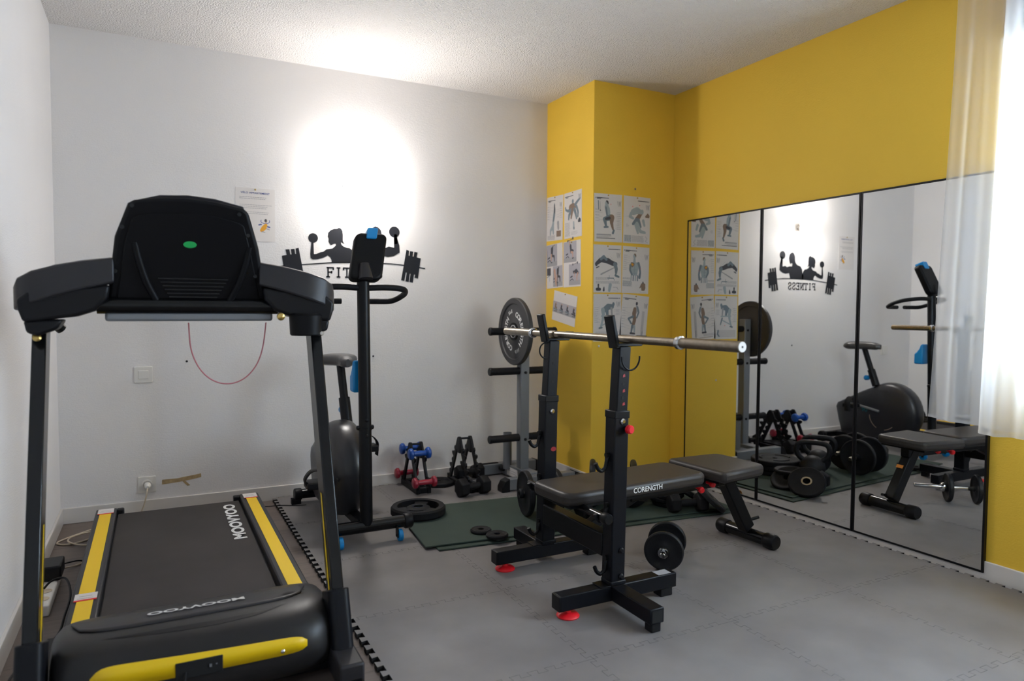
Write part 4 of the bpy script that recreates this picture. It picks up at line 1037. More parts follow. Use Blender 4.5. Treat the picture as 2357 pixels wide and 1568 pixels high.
# console
d_ = Vector((0, .36, 1)).normalized(); nf = Vector((0, -1, .36)).normalized()
cb_ = lerp(.985)+Vector((.002, -.028, .030))
def c3(u, v, w_): return cb_+Vector((1, 0, 0))*(u+.22*v)+d_*v+nf*w_
m = MB().prism(rrect(.152, .235, .03, cy=.105), c3, -.03, .022); bc_ = obj('bike_console', m, M_CONSOLE, bk, bevel=.012, seg=3)
obj('console_stem', MB().cyl(lerp(.97), lerp(.97)+Vector((.004, .004, .085)), .024), M_CHAR, bk)
obj('console_neck', MB().lathe([(.034, 0), (.030, .03), (.022, .075)], c3(0, -.012, .018), d_-nf*-.05, 24), M_CHAR, bk)
m = MB().prism(rrect(.05, .056, .008, cx=.0, cy=.218), c3, -.036, .03); obj('tablet_clip', m, M_CYAN, bk, bevel=.004)
# handlebar loop
hb = []
for s in (-1, 1):
    P = [(BX+s*.0, 3.175, 1.155), (BX+s*.10, 3.17, 1.160), (BX+s*.185, 3.19, 1.156), (BX+s*.228, 3.25, 1.145), (BX+s*.236, 3.32, 1.125), (BX+s*.20, 3.385, 1.10), (BX+s*.12, 3.41, 1.097), (BX+s*.045, 3.415, 1.097)]
    obj('handlebar', MB().tube([(x, y, z+.034) for x, y, z in P], .0145, 12), M_RUB, bk)
# saddle and post
sp0, sp1 = Vector((.885, 3.585, .50)), Vector((.880, 3.70, .795))
obj('post_sleeve', MB().cyl(sp0, sp0.lerp(sp1, .42), .029), M_BLACK, bk)
obj('seat_post', MB().cyl(sp0.lerp(sp1, .40), sp1, .0215), M_BLACK, bk)
kp = sp0.lerp(sp1, .2); obj('adjuster_knob', MB().lathe([(.009, .0), (.009, .022), (.019, .024), (.021, .05), (.015, .058)], kp+Vector((0, .022, 0)), (0, 1, -.05), 18), M_CYAN, bk)
NY_ = 15; m = MB(); vs = []; qn = 18
for i in range(NY_):
    t = i/(NY_-1); y = 3.555+.29*t
    wv = .034+.074*max(0, min(1, (t-.30)/.45))**1.2
    if t > .86: wv *= math.sqrt(max(.04, 1-((t-.86)/.15)**2))
    if t < .10: wv *= math.sqrt(max(.05, 1-((.10-t)/.105)**2))
    h = .030+.006*t; zc = .812+.006*math.sin(PI*t)
    if t < .1 or t > .92: h *= .7
    for k in range(qn):
        a = 2*PI*k/qn
        vs.append((.885+wv*math.copysign(abs(math.cos(a))**.7, math.cos(a)), y, zc+h*math.copysign(abs(math.sin(a))**.75, math.sin(a))*(1 if math.sin(a) > 0 else .9)))
fs = [list(range(qn)), list(range((NY_-1)*qn, NY_*qn))]
for i in range(NY_-1):
    for k in range(qn): fs.append((i*qn+k, i*qn+(k+1) % qn, (i+1)*qn+(k+1) % qn, (i+1)*qn+k))
obj('saddle', m.add(vs, fs), mat('saddle_vinyl', rgb(70, 68, 68), .36), bk)
# cranks and pedals
for s, ang in ((1, 2.55), (-1, 2.55-PI)):
    xk = BX-.03+s*.085; c_ = Vector((xk, 3.53, .30)); e_ = c_+Vector((0, -.155*math.cos(ang)*-1*-1, .155*math.sin(ang)))
    e_ = c_+Vector((s*.012, .155*math.cos(ang+PI), .155*math.sin(ang)))
    if s > 0: e_ = Vector((xk+.03, 3.70, .335))
    else: e_ = Vector((xk-.015, 3.80, .185)) if False else Vector((xk-.005, 3.36, .25))
    obj('crank', MB().beam(c_, e_, .014, .026, (1, 0, 0)), M_GREY, bk, bevel=.003)
    pb = e_+Vector((s*(.08 if s > 0 else .062), 0, 0))
    ped = obj('pedal', MB().span(pb.x-.05, pb.x+.05, pb.y-.045, pb.y+.05, pb.z-.018, pb.z+.016), M_BLKPLA, bk, bevel=.006)
    st = [(pb.x-.052, pb.y, pb.z), (pb.x-.055, pb.y, pb.z+.03), (pb.x-.025, pb.y, pb.z+.066), (pb.x+.02, pb.y, pb.z+.066), (pb.x+.052, pb.y, pb.z+.03), (pb.x+.053, pb.y, pb.z-.01), (pb.x+.05, pb.y, pb.z-.045)]
    vs = []; S = spline([Vector(p) for p in st], 5)
    for p in S: vs += [p+Vector((0, -.026, 0)), p+Vector((0, .026, 0))]
    o = obj('strap', MB().add(vs, [(2*i, 2*i+2, 2*i+3, 2*i+1) for i in range(len(S)-1)]), M_RUB, ped)
    o.modifiers.new('solid', 'SOLIDIFY').thickness = .004
cabl = obj('power_cable', MB().tube([(.735, 3.905, .0035), (.69, 3.912, .0035), (.65, 3.93, .0035), (.60, 3.955, .0035), (.575, 3.985, -.004), (.54, 4.03, FZ+.004), (.49, 4.06, FZ+.004)], .0026, 8), M_BLKPLA, base=(.62, 3.95, .0))
tag(cabl, 'thin black cable on the floor from the bike rear foot towards the treadmill', 'cable')

# ================================================================== PLATES AND DUMBBELLS (builders)
def disc_profile(ro, ri, t, rim=.018, dish=.006):
    h = t/2
    return [(ri, -h+.002), (ri+.010, -h), (ri+.02, -h+dish), (ro-rim-.006, -h+dish), (ro-rim, -h), (ro-.005, -h), (ro, -h+.005), (ro, h-.005), (ro-.005, h), (ro-rim, h), (ro-rim-.006, h-dish), (ri+.02, h-dish), (ri+.010, h), (ri, h-.002)]
def plate(name, label, cat, c, axis, ro, ri, t, m_=None, group=None, rim=.018, dish=.006, bush=None):
    """weight plate as a thing; c is its centre"""
    c = Vector(c); axis = Vector(axis).normalized()
    r = thing(name, label, cat, c, 0, group)
    obj('disc', MB().lathe(disc_profile(ro, ri, t, rim, dish), c, axis, 48, closed=True), m_ or M_RUB, r)
    if bush: obj('bushing', MB().lathe([(ri-.004, -t/2-.001), (ri+.006, -t/2-.001), (ri+.006, t/2+.001), (ri-.004, t/2+.001)], c, axis, 32, closed=True), bush, r)
    return r
def hexhead(mb, c, ax, r, L, rot=.5, mi=0):
    c, ax = Vector(c), Vector(ax).normalized()
    t = Vector((0, 0, 1)); e1 = ax.cross(t).normalized(); e2 = e1.cross(ax)
    rings = [(.72, -.5), (.94, -.42), (1, -.3), (1, .3), (.94, .42), (.72, .5)]; vs = []
    for k, h in rings:
        for i in range(6):
            a = rot+PI/3*i; vs.append(c+ax*h*L+(e1*math.cos(a)+e2*math.sin(a))*r*k)
    fs = [list(range(6)), list(range(30, 36))]
    for j in range(5):
        for i in range(6): fs.append((j*6+i, j*6+(i+1) % 6, (j+1)*6+(i+1) % 6, (j+1)*6+i))
    mb.add(vs, fs, mi)
def dumbbell(name, label, c, ax, L, rh, lh, rg, m_, group=None, vinyl=False, rot=PI/6):
    """one solid dumbbell: handle and two hexagonal heads"""
    c, ax = Vector(c), Vector(ax).normalized()
    r = thing(name, label, 'dumbbell', c, 0, group)
    a, b = c-ax*(L/2-lh), c+ax*(L/2-lh)
    prof = [(rg*1.1, 0), (rg, (b-a).length*.15), (rg*1.12, (b-a).length*.5), (rg, (b-a).length*.85), (rg*1.1, (b-a).length)]
    obj('handle', MB().lathe(prof, a, ax, 20), m_, r)
    for s in (-1, 1):
        hb_ = MB(); cc = c+ax*s*(L/2-lh/2)
        if vinyl: hb_.lathe([(rg, -lh/2), (rh*.8, -lh*.42), (rh, -lh*.15), (rh, lh*.15), (rh*.82, lh*.42), (rh*.4, lh/2)], cc, ax*s, 8)
        else: hexhead(hb_, cc, ax, rh, lh, rot)
        o = obj('head', hb_, m_, r, bevel=.004 if not vinyl else .006, seg=3)
        o.data.set_sharp_from_angle(angle=math.radians(60 if vinyl else 30))
    return r

# ------------------------------------------------------------------ plate tree in the corner
PX, PY = 2.074, 3.86
wt_r = thing('weight_plate_tree', 'grey upright plate storage stand with black pegs in the corner by the pillar', 'weight stand', (PX, PY, 0))
obj('post', MB().span(PX-.03, PX+.03, PY-.03, PY+.03, .06, 1.03), M_GREY, wt_r, bevel=.004)
for z in (.957, .707, .283):
    for s in (-1, 1):
        pg = obj('peg', MB().cyl((PX+s*.03, PY-.0, z), (PX+s*.235, PY, z), .0235, n=28), M_RUB, wt_r)
        obj('peg_cap', MB().lathe([(.0255, 0), (.0255, .012), (.022, .016)], (PX+s*.222, PY, z), (s, 0, 0), 28), M_BLKPLA, pg)
    obj('bolt', MB().lathe([(.009, 0), (.009, .006), (.004, .008)], (PX+.002, PY-.03, z-.01), (0, -1, 0), 14), M_BLACK, wt_r)
obj('front_base', MB().span(PX-.20, PX+.27, 3.655, 3.715, .008, .075), M_GREY, wt_r, bevel=.004)
obj('rear_base', MB().span(PX-.21, PX+.22, 4.07, 4.13, .008, .075), M_GREY, wt_r, bevel=.004)
obj('spine', MB().span(PX-.04, PX+.04, 3.715, 4.07, .008, .085), M_GREY, wt_r, bevel=.004)
obj('spec_label', MB().span(PX-.0412, PX-.0405, 3.85, 4.0, .018, .072).span(PX-.0414, PX-.0411, 3.87, 3.98, .05, .053, 1).span(PX-.0414, PX-.0411, 3.87, 3.95, .036, .039, 1), [M_PAPER, M_INKG], wt_r, smooth=False)
obj('grip_pad', MB().span(PX-.20, PX-.06, 4.085, 4.115, .075, .079), M_RUB, wt_r, bevel=.001)
for x0_, y0_, s in ((PX-.20, 3.685, -1), (PX+.27, 3.685, 1), (PX-.21, 4.10, -1), (PX+.22, 4.10, 1)):
    P = [(-.005, .0), (.048, 0), (.048, .03), (.03, .066), (-.005, .08)]
    obj('foot_cap', MB().prism([(x0_+s*u, v) for u, v in P], lambda u, v, w_, y0_=y0_: (u, y0_-.034+w_, v), 0, .068), M_BLKPLA, wt_r, bevel=.004)
for x, y, zt_ in ((PX-.045, 3.985, .295), (PX+.125, 3.80, .27)):
    m = MB().lathe([(.0245, 0), (.028, 0), (.028, zt_-.06), (.0245, zt_-.06)], (x, y, .06), (0, 0, 1), 28, closed=True); obj('bar_holder', m, M_GREY, wt_r)
obj('bar_plate', MB().span(PX+.02, PX+.16, 3.77, 3.83, .05, .06), M_GREY, wt_r)
obj('bolt', MB().lathe([(.02, 0), (.02, .012), (.012, .03)], (PX-.042, 4.045, .05), (-1, 0, 0), 14), M_BLACK, wt_r)

# 5 kg plate on the top peg
RP = .212
pc_ = Vector((PX-.058, PY, .957-.0012))
p5 = thing('weight_plate', 'large round 5 kg plate with white lettering on the top peg of the stand', 'weight plate', pc_)
obj('disc', MB().lathe(disc_profile(RP, .0245, .032, .035, .007), pc_, (1, 0, 0), 64, closed=True), mat('plate_enamel', rgb(52, 51, 53), .5, bump=(240, .2, 3, .001)), p5)
obj('hub_ring', MB().lathe([(.045, -.017), (.052, -.0175), (.056, -.0165), (.056, -.009), (.045, -.009)], pc_, (1, 0, 0), 40, closed=True), M_IRON, p5)
m = MB().lathe([(.037, -.0172), (.040, -.0178), (.040, -.009), (.037, -.009)], pc_, (1, 0, 0), 40, closed=True)
obj('hub_line', m, M_WLET, p5)
def arc_text(mb, s, c, rad, a_mid, size, spread, flip=1):
    """letters round the plate face that looks towards -x (right = -y)"""
    nL = len(s)
    for k, ch in enumerate(s):
        if ch == ' ': continue
        a = a_mid+(-(k-(nL-1)/2)*spread)
        er = Vector((0, -math.cos(a), math.sin(a))); et = Vector((0, -math.sin(a)*-1*-1, 0))
        et = Vector((0, -math.sin(a), -math.cos(a)))
        o = c+er*rad+Vector((-.0103, 0, 0))
        vs, fs, w = text_geo(ch, size, .022)
        mb.add([o+et*u+er*v for u, v in vs], fs)
mb = MB(); A0 = math.radians(15)
arc_text(mb, 'CORENGTH', pc_, .112, A0, .034, .275); arc_text(mb, 'CORENGTH', pc_, .112, A0+PI, .034, .275)
arc_text(mb, '5kg', pc_, .13, A0+PI/2+.12, .022, .15); arc_text(mb, '11lb', pc_, .13, A0-PI/2+.1, .022, .12)
obj('lettering', mb, M_WLET, p5, smooth=False)

# ------------------------------------------------------------------ dumbbell stands with dumbbells
def stand(name, label, xc, yc, hgt, wid, dep, levels, yaw):
    r = thing(name, label, 'dumbbell stand', (xc, yc, 0), yaw, 'folding dumbbell stands by the back wall')
    for s in (-1, 1):
        x = s*wid/2; m = MB()
        for d in (-1, 1):                                  # legs to the front (-y) and the back
            P0 = Vector((x, d*.012, hgt-.02)); P1 = Vector((x, d*dep/2, .02))
            m.beam(P0, P1, .013, .026, (0, 1, 0))
            dr = (P1-P0).normalized(); nr = Vector((0, d, 0)); nr = (nr-dr*nr.dot(dr)).normalized()
            for f in levels:
                q = P0.lerp(P1, f)
                pts = [(-.038, .008), (-.030, .026), (-.014, .026), (-.004, .013), (.008, .013), (.014, .030), (.026, .044), (.038, .034), (.042, .008)]
                vs = []
                m.prism(pts, lambda u, v, w_, q=q, dr=dr, nr=nr: q+dr*u+nr*v+Vector((w_, 0, 0)), -.006, .006)
        m.prism([(-.020, hgt-.10), (-.030, hgt-.06), (-.018, hgt-.01), (-.008, hgt), (.008, hgt), (.018, hgt-.01), (.030, hgt-.06), (.020, hgt-.10)], lambda u, v, w_, x=x: (x+w_, u, v), -.008, .008)
        obj('side_frame', m, M_BLKPLA, r, world=False, bevel=.0015)
        m = MB().beam((x, -dep/2-.02, .018), (x, dep/2+.02, .018), .024, .036); obj('floor_runner', m, M_BLKPLA, r, world=False, bevel=.003)
    obj('top_bar', MB().cyl((-wid/2, 0, hgt-.012), (wid/2, 0, hgt-.012), .0065), M_BLKPLA, r, world=False)
    for d in (-1, 1): obj('cross_bar', MB().beam((-wid/2, d*dep/2, .018), (wid/2, d*dep/2, .018), .03, .03), M_BLKPLA, r, world=False, bevel=.003)
    return r
stand('dumbbell_stand', 'low black dumbbell stand holding blue and red dumbbells', 1.402, 3.985, .285, .068, .25, (.25, .86), 0)
stand('dumbbell_stand', 'taller black dumbbell stand with empty hooks behind the black hex dumbbell', 1.690, 3.90, .312, .072, .30, (.30, .60, .88), 0)
DG = 'small coloured dumbbells on the low stand'
dumbbell('dumbbell', 'blue vinyl dumbbell on the front hooks of the low stand', (1.395, 3.895, .232), (1, .0, 0), .142, .036, .034, .0155, M_BLUE, DG, True)
dumbbell('dumbbell', 'blue vinyl dumbbell on the back hooks of the low stand', (1.402, 4.075, .232), (1, .0, 0), .142, .036, .034, .0155, M_BLUE, DG, True)
dumbbell('dumbbell', 'dark red vinyl dumbbell low on the front of the low stand', (1.402, 3.828, .073), (1, .0, 0), .150, .034, .032, .0145, M_RED, DG, True)
dumbbell('dumbbell', 'dark red vinyl dumbbell low on the wall side of the low stand', (1.388, 4.115, .073), (1, .0, 0), .150, .034, .032, .0145, M_RED, DG, True)
HG = 'black hexagonal dumbbells'
dumbbell('dumbbell', 'black hex dumbbell on the floor in front of the empty dumbbell stand', (1.655, 3.695, .0515), (1, .10, 0), .205, .0575, .060, .0185, M_RUB, HG)
dumbbell('dumbbell', 'black hex dumbbell on the wall side of the empty dumbbell stand', (1.785, 4.045, .0515), (1, .04, 0), .19, .05, .055, .017, M_RUB, HG)
plate('weight_plate', 'flat black plate on the floor between the two dumbbell stands', 'weight plate', (1.565, 4.015, .0125), (0, 0, 1), .098, .014, .025, M_RUB, 'loose plates on the floor')

# ------------------------------------------------------------------ green exercise mats
def mat_slab(name, pts, z0, z1, label):
    o = obj(name, MB().prism(pts, lambda u, v, w_: (u, v, w_), z0, z1), M_GREEN, base=(1.9, 3.2, z0), bevel=.003)
    tag(o, label, 'exercise mat', 'green exercise mats on the floor'); return o
g0 = [at(1000, 1257, 'z', .006), at(1700, 1150, 'z', .006)]
MZ = .018
mat_slab('exercise_mat', [(1.125, 2.885), (2.83, 2.735), (2.86, 3.37), (1.165, 3.52)], .0004, .0088, 'green exercise mat lying underneath the other green mat')
mat_slab('exercise_mat', [(1.075, 2.925), (2.79, 2.775), (2.845, 3.40), (1.135, 3.555)], .0094, MZ, 'green exercise mat on top, with plates and kettlebells on it')

# big tri-grip plate
gp = Vector((1.215, 3.415, MZ+.0225)); gp.z = .0425
tg = thing('weight_plate', 'large black plate with three grip openings lying on the corner of the green mat', 'weight plate', gp, 0, 'loose plates on the floor')
Rg = .143; m = MB()
m.lathe([(Rg-.034, -.022), (Rg-.008, -.0235), (Rg, -.014), (Rg, .014), (Rg-.008, .0235), (Rg-.034, .022)], gp, (0, 0, 1), 64, closed=True)
m.lathe([(.0255, -.017), (.062, -.015), (.062, .012), (.050, .018), (.0255, .017)], gp, (0, 0, 1), 48, closed=True)
for k in range(3):
    a0 = math.radians(60+120*k); hw_ = math.radians(30)
    P = [(.056*math.cos(a0+hw_*1.1*s), .056*math.sin(a0+hw_*1.1*s)) for s in (-1, -.5, 0, .5, 1)] + [((Rg-.03)*math.cos(a0+hw_*.62*s), (Rg-.03)*math.sin(a0+hw_*.62*s)) for s in (1, .5, 0, -.5, -1)]
    m.prism([(gp.x+x, gp.y+y) for x, y in P], lambda u, v, w_: (u, v, gp.z+w_), -.014, .012)
obj('disc', m, M_RUB, tg)
obj('bushing', MB().lathe([(.0245, -.0175), (.029, -.0175), (.029, .0185), (.0245, .0185)], gp, (0, 0, 1), 36, closed=True), M_CHROME, tg)
obj('grip_backing', MB().lathe([(.045, -.0215), (Rg-.02, -.0215), (Rg-.02, -.0195), (.045, -.0195)], gp, (0, 0, 1), 40, closed=True), M_DARKHOLE, tg)
# two small plates on the mat edge
a = at(1107, 1219, 'z', MZ+.012); plate('weight_plate', 'small black plate on the green mat, the farther of the two small ones', 'weight plate', (a.x, a.y, MZ+.0085), (0, 0, 1), .051, .0145, .016, M_RUB, 'loose plates on the floor', .006, .002)
a = at(1145, 1232, 'z', .026); plate('weight_plate', 'small black plate overlapping the mat edge, the nearer of the two small ones', 'weight plate', (a.x-.004, a.y-.006, MZ+.0105), (0, .012, 1), .053, .0145, .018, M_RUB, 'loose plates on the floor', .006, .002)

# ------------------------------------------------------------------ loaded dumbbells on the mat
def loaded(name, label, c, ax, L, sep, ro, t, npl, mbar, mplate, collar=M_CHROME, bar_shift=0., group=None, rbar=.0135):
    c, ax = Vector(c), Vector(ax).normalized()
    r = thing(name, label, 'dumbbell', c, 0, group)
    obj('bar', MB().lathe([(rbar*.8, -L/2), (rbar, -L/2+.004), (rbar, L/2-.004), (rbar*.8, L/2)], c+ax*bar_shift, ax, 20), mbar, r)
    for s in (-1, 1):
        for k in range(npl):
            cc = c+ax*s*(sep/2+k*(t+.0015)); obj('plate', MB().lathe(disc_profile(ro-.004*k, rbar+.001, t, .012, .004), cc, ax, 48, closed=True), mplate, r)
        obj('collar', MB().lathe([(rbar+.0005, 0), (.026, .002), (.027, .012), (.022, .022), (rbar+.0005, .022)], c+ax*s*(sep/2+(npl-.5)*(t+.0015)+.001), ax*s, 12, closed=True), collar, r)
    return r
LG = 'dumbbells loaded with round plates'
nA = Vector((.985, -.17, 0)); rA = .117
loaded('loaded_dumbbell', 'black plate-loaded dumbbell on the green mat, the one nearer the back wall', (1.795, 3.135, MZ+rA), nA, .30, .165, rA, .03, 1, M_STEEL, M_IRON, M_IRON, .045, LG)
loaded('loaded_dumbbell', 'black plate-loaded dumbbell on the green mat, the one behind the bench pad', (1.862, 2.985, MZ+rA), nA, .30, .165, rA, .03, 1, M_STEEL, M_IRON, M_IRON, .045, LG)
# chrome-bar dumbbell in the foreground
n0 = at(1528, 1269, 'z', .0815); n1 = at(1537, 1240, 'z', .0785)
axd = Vector((n1.x-n0.x, n1.y-n0.y, 0)).normalized()
cN = Vector((n0.x, n0.y, .0825)); sepd = .145
cD = cN+axd*sepd/2
loaded('loaded_dumbbell', 'chrome-bar dumbbell with round plates on the grey foam beside the bench foot', cD, axd, .385, sepd, .0825, .024, 1, M_CHROME, M_IRON, M_CHROME, .055, LG, .0125)

# ------------------------------------------------------------------ kettlebells
def kettlebell(label, x, y, yaw, k=1.):
    r = thing('kettlebell', label, 'kettlebell', (x, y, MZ), yaw, 'black kettlebells on the green mat')
    m = MB().sphere((0, 0, .077*k), .078*k, 28, 18, sz=.97); m.v = [Vector((v.x, v.y, max(v.z, .0))) for v in m.v]
    obj('ball', m, M_IRON, r, world=False)
    P = [(-.05*k, 0, .115*k), (-.088*k, 0, .15*k), (-.098*k, 0, .19*k), (-.085*k, 0, .222*k), (-.045*k, 0, .234*k), (.045*k, 0, .234*k), (.085*k, 0, .222*k), (.098*k, 0, .19*k), (.088*k, 0, .15*k), (.05*k, 0, .115*k)]
    obj('handle', MB().tube(P, .0165*k, 14), M_IRON, r, world=False)
    return r
yk = math.atan2(.8, .55)
kettlebell('black kettlebell with a wide handle on the green mat nearer the mirrors', 2.315, 3.025, yk)
kettlebell('black kettlebell with a wide handle on the green mat farther from the mirrors', 2.12, 3.135, yk)

# ------------------------------------------------------------------ stacked and leaning plates near the mirror
def embossed(r, c, ro, z):
    mb = MB()
    for a0 in (.3, 2.4, 4.5):
        P = [(c[0]+ro*.62*math.cos(a0+.09*k), c[1]+ro*.62*math.sin(a0+.09*k), z) for k in range(14)]; mb.tube(P, .006, 8)
    obj('grip_ribs', mb, M_IRON, r)
cs = (2.37, 3.275)
BL = ['bottom', 'middle', 'top']
for k in range(3):
    r = plate('weight_plate', '%s plate of the stack of large black plates on the green mat' % BL[k], 'weight plate', (cs[0]+.006*k, cs[1]-.004*k, MZ+.0165+k*.0325), (0, 0, 1), .158, .016, .031, M_RUB, 'stack of large plates on the mat', .02, .004)
    if k == 2: embossed(r, cs, .158, MZ+.0165+2*.0325+.0125)
cs = (2.515, 2.985)
SL = ['bottom', 'second', 'third', 'top']
for k in range(4):
    plate('weight_plate', '%s plate of the stack of smaller plates near the mirror' % SL[k], 'weight plate', (cs[0]+(.01, -.006, .004, 0.03)[k], cs[1]+(.0, .008, -.004, .01)[k], MZ+.0115+k*.0232), (0, 0, 1), (.088, .086, .088, .102)[k], .014, .0225, M_RUB, 'stack of smaller plates near the mirror', .012, .003)
plate('weight_plate', 'black plate tipped against the stack of smaller plates near the mirror', 'weight plate', (2.632, 2.945, MZ+.056), (.52, -.12, .85), .102, .024, .024, M_RUB, 'leaning plates near the mirror', .016, .004)
plate('weight_plate', 'black plate with a pale metal ring leaning at the front of the pile', 'weight plate', (2.648, 2.795, MZ+.066), (.55, -.36, .76), .106, .025, .026, M_RUB, 'leaning plates near the mirror', .012, .002, M_CHROME)
a = at(1552, 1160, 'z', .05); b = at(1600, 1158, 'z', .05); cd_ = (a+b)/2
dumbbell('dumbbell', 'black hex dumbbell on the floor in front of the pile of plates', (cd_.x-.012, cd_.y-.035, MZ+.047), (b-a), .215, .056, .06, .019, M_RUB, HG)

# ================================================================== BARBELL RACK
def lean(z): return 1.470+.015*(z/.7)
rk = thing('bench_press_rack', 'black barbell rack with two uprights and red feet', 'barbell rack', (1.5, 2.31, 0))
for y, s in ((2.066, -1), (2.566, 1)):
    x0_ = 1.495
    m = MB(); m.beam((1.492, y, .08), (1.503, y, .725), .062, .062, (0, 1, 0)); ou = obj('upright', m, M_SLATE, rk, bevel=.005)
    m = MB(); m.beam((1.497, y, .55), (1.519, y, .962), .050, .050, (0, 1, 0)); iu = obj('inner_tube', m, M_SLATE, rk, bevel=.004)
    for z in (.905, .865, .825, .785, .745) if s > 0 else (.88, .825, .775):
        obj('pin_hole', MB().cyl((1.517-(.962-z)*.05, y-.0258, z), (1.517-(.962-z)*.05, y-.022, z), .006, n=14), M_DARKHOLE, iu)
    obj('collar_band', MB().beam((1.503, y, .70), (1.5035, y, .728), .066, .066, (0, 1, 0)), M_BLACK, ou, bevel=.003)
    # cup and catch arm
    cup = MB().prism([(-.055, .962), (.055, .962), (.075, .985), (.078, 1.0), (.070, 1.0), (.050, .972), (-.05, .972)], lambda u, v, w_, y=y: (1.535+u, y-.028+w_, v), 0, .056)
    obj('bar_cup', cup, M_BLACK, rk, bevel=.002)
    P0, P1 = Vector((1.487, y, .955)), Vector((1.462, y, 1.075))
    m = MB().beam(P0, P1, .016, .052, (0, 1, 0)); obj('catch_arm', m, M_BLACK, rk, bevel=.004)
    # wire lock ring
    if s < 0: R_ = [(1.535+.040*math.cos(a), y-.034, .922+.046*math.sin(a)) for a in [-PI*1.02+PI*1.05*k/12 for k in range(13)]]
    else: R_ = [(1.475-.034*math.sin(a), y-.03, .921-.034*math.cos(a)) for a in [-.2+PI*1.1*k/12 for k in range(13)]]
    obj('lock_ring', MB().tube(R_, .0032, 8), M_BLACK, rk)
    # base beams
    fb_ = MB().span(1.250, 1.772, y-.027, y+.027, .030, .086); obj('base_beam', fb_, M_SLATE, rk, bevel=.004)
    obj('end_cap', MB().span(1.245, 1.252, y-.026, y+.026, .031, .085), M_BLKPLA, rk, bevel=.002)
    yo = y+s*.25
    obj('outrigger', MB().span(1.467, 1.527, min(y+s*.027, yo), max(y+s*.027, yo), .032, .085), M_SLATE, rk, bevel=.004)
    obj('outrigger_foot', MB().span(1.478, 1.518, min(yo-s*.045, yo-s*.005), max(yo-s*.045, yo-s*.005), 0, .034), M_RUB, rk, bevel=.004)
    obj('outrigger_recess', MB().span(1.475, 1.519, min(yo, yo+s*.0012), max(yo, yo+s*.0012), .038, .078), M_DARKHOLE, rk)
    obj('gusset', MB().prism([(1.42, y-.029), (1.468, y-.031), (1.468, y+.031), (1.42, y+.029)], lambda u, v, w_: (u, v, w_), .086, .0895), M_BLACK, rk, bevel=.001)
    obj('weld_bracket', MB().span(1.46, 1.53, y-.033, y+.033, .0862, .104), M_SLATE, rk, bevel=.005)
    fx = 1.298
    obj('leveling_foot', MB().lathe([(.0405, 0), (.042, .004), (.036, .010), (.018, .014), (.012, .016), (.010, .032)], (fx, y, 0), (0, 0, 1), 36), M_REDP, rk)
    obj('rubber_pad', MB().span(1.70, 1.755, y-.024, y+.024, 0, .031), M_RUB, rk, bevel=.003)
    for z in (.215, .118, .69) if s < 0 else (.66,):
        obj('bolt', MB().lathe([(.011, 0), (.011, .004), (.006, .009)], (1.505+.0*z, y-.031, z), (0, -1, 0), 14), M_BLKPLA if z < .6 else M_CHROME, rk)
    for z in (.535, .35, .155):
        hk = MB().tube([(1.466, y, z+.028), (1.458, y, z+.006), (1.452, y, z-.016), (1.436, y, z-.026), (1.420, y, z-.016), (1.410, y, z+.004)], .0075, 10)
        hk.lathe([(.010, 0), (.010, .014)], (1.468, y, z+.03), (-1, 0, 0), 14); obj('bar_hook', hk, M_BLACK, rk)
    m = MB().prism([(.010*math.cos(2*PI*k/16)*1.3, .010*math.sin(2*PI*k/16)) for k in range(16)], lambda u, v, w_, y=y: (1.512+u, y-.0312-w_, .497+v), 0, .0006)
    if s > 0: obj('red_decal', m, mat('decal_red', rgb(150, 26, 34), .5), rk, smooth=False)
mb = MB()
for k, z in enumerate((.855, .80, .752)):
    mb.prism([(-.005, -.006), (.006, -.003), (.004, .007), (-.004, .004)], lambda u, v, w_, z=z: (1.512+u, 2.066-.0255-w_, z+v), 0, .0005)
obj('red_numbers', mb, mat('decal_red', rgb(150, 26, 34), .5), rk, smooth=False)
m = MB().lathe([(.012, 0), (.012, .012)], (1.520, 2.035, .662), (0, -1, 0), 16); obj('pin_stem', m, M_BLKPLA, rk)
m = MB().lathe([(.014, 0), (.0165, .003), (.0165, .016), (.012, .021)], (1.520, 2.024, .662), (.12, -1, 0), 12); obj('pin_knob', m, M_REDP, rk)
obj('crossbar', MB().beam((1.487, 2.097, .222), (1.487, 2.535, .222), .052, .085), M_BLACK, rk, bevel=.005)
m = MB().span(1.69, 1.75, 2.045, 2.085, .086, .0866); obj('spec_label', m, M_INKG, rk, smooth=False)

# spare short bar on the low hooks
sb_ = thing('short_bar', 'short black bar lying across the low hooks of the barbell rack', 'bar', (1.436, 2.27, .345))
obj('shaft', MB().cyl((1.432, 2.015, .344), (1.432, 2.60, .344), .0145, n=22), M_BLKGLOSS, sb_)
obj('end_cap', MB().lathe([(.019, 0), (.021, .003), (.021, .03), (.017, .036)], (1.432, 2.045, .344), (0, -1, 0), 24), M_BLACK, sb_)
obj('chrome_sleeve', MB().cyl((1.432, 2.36, .344), (1.432, 2.40, .344), .0155, n=22), M_CHROME, sb_)

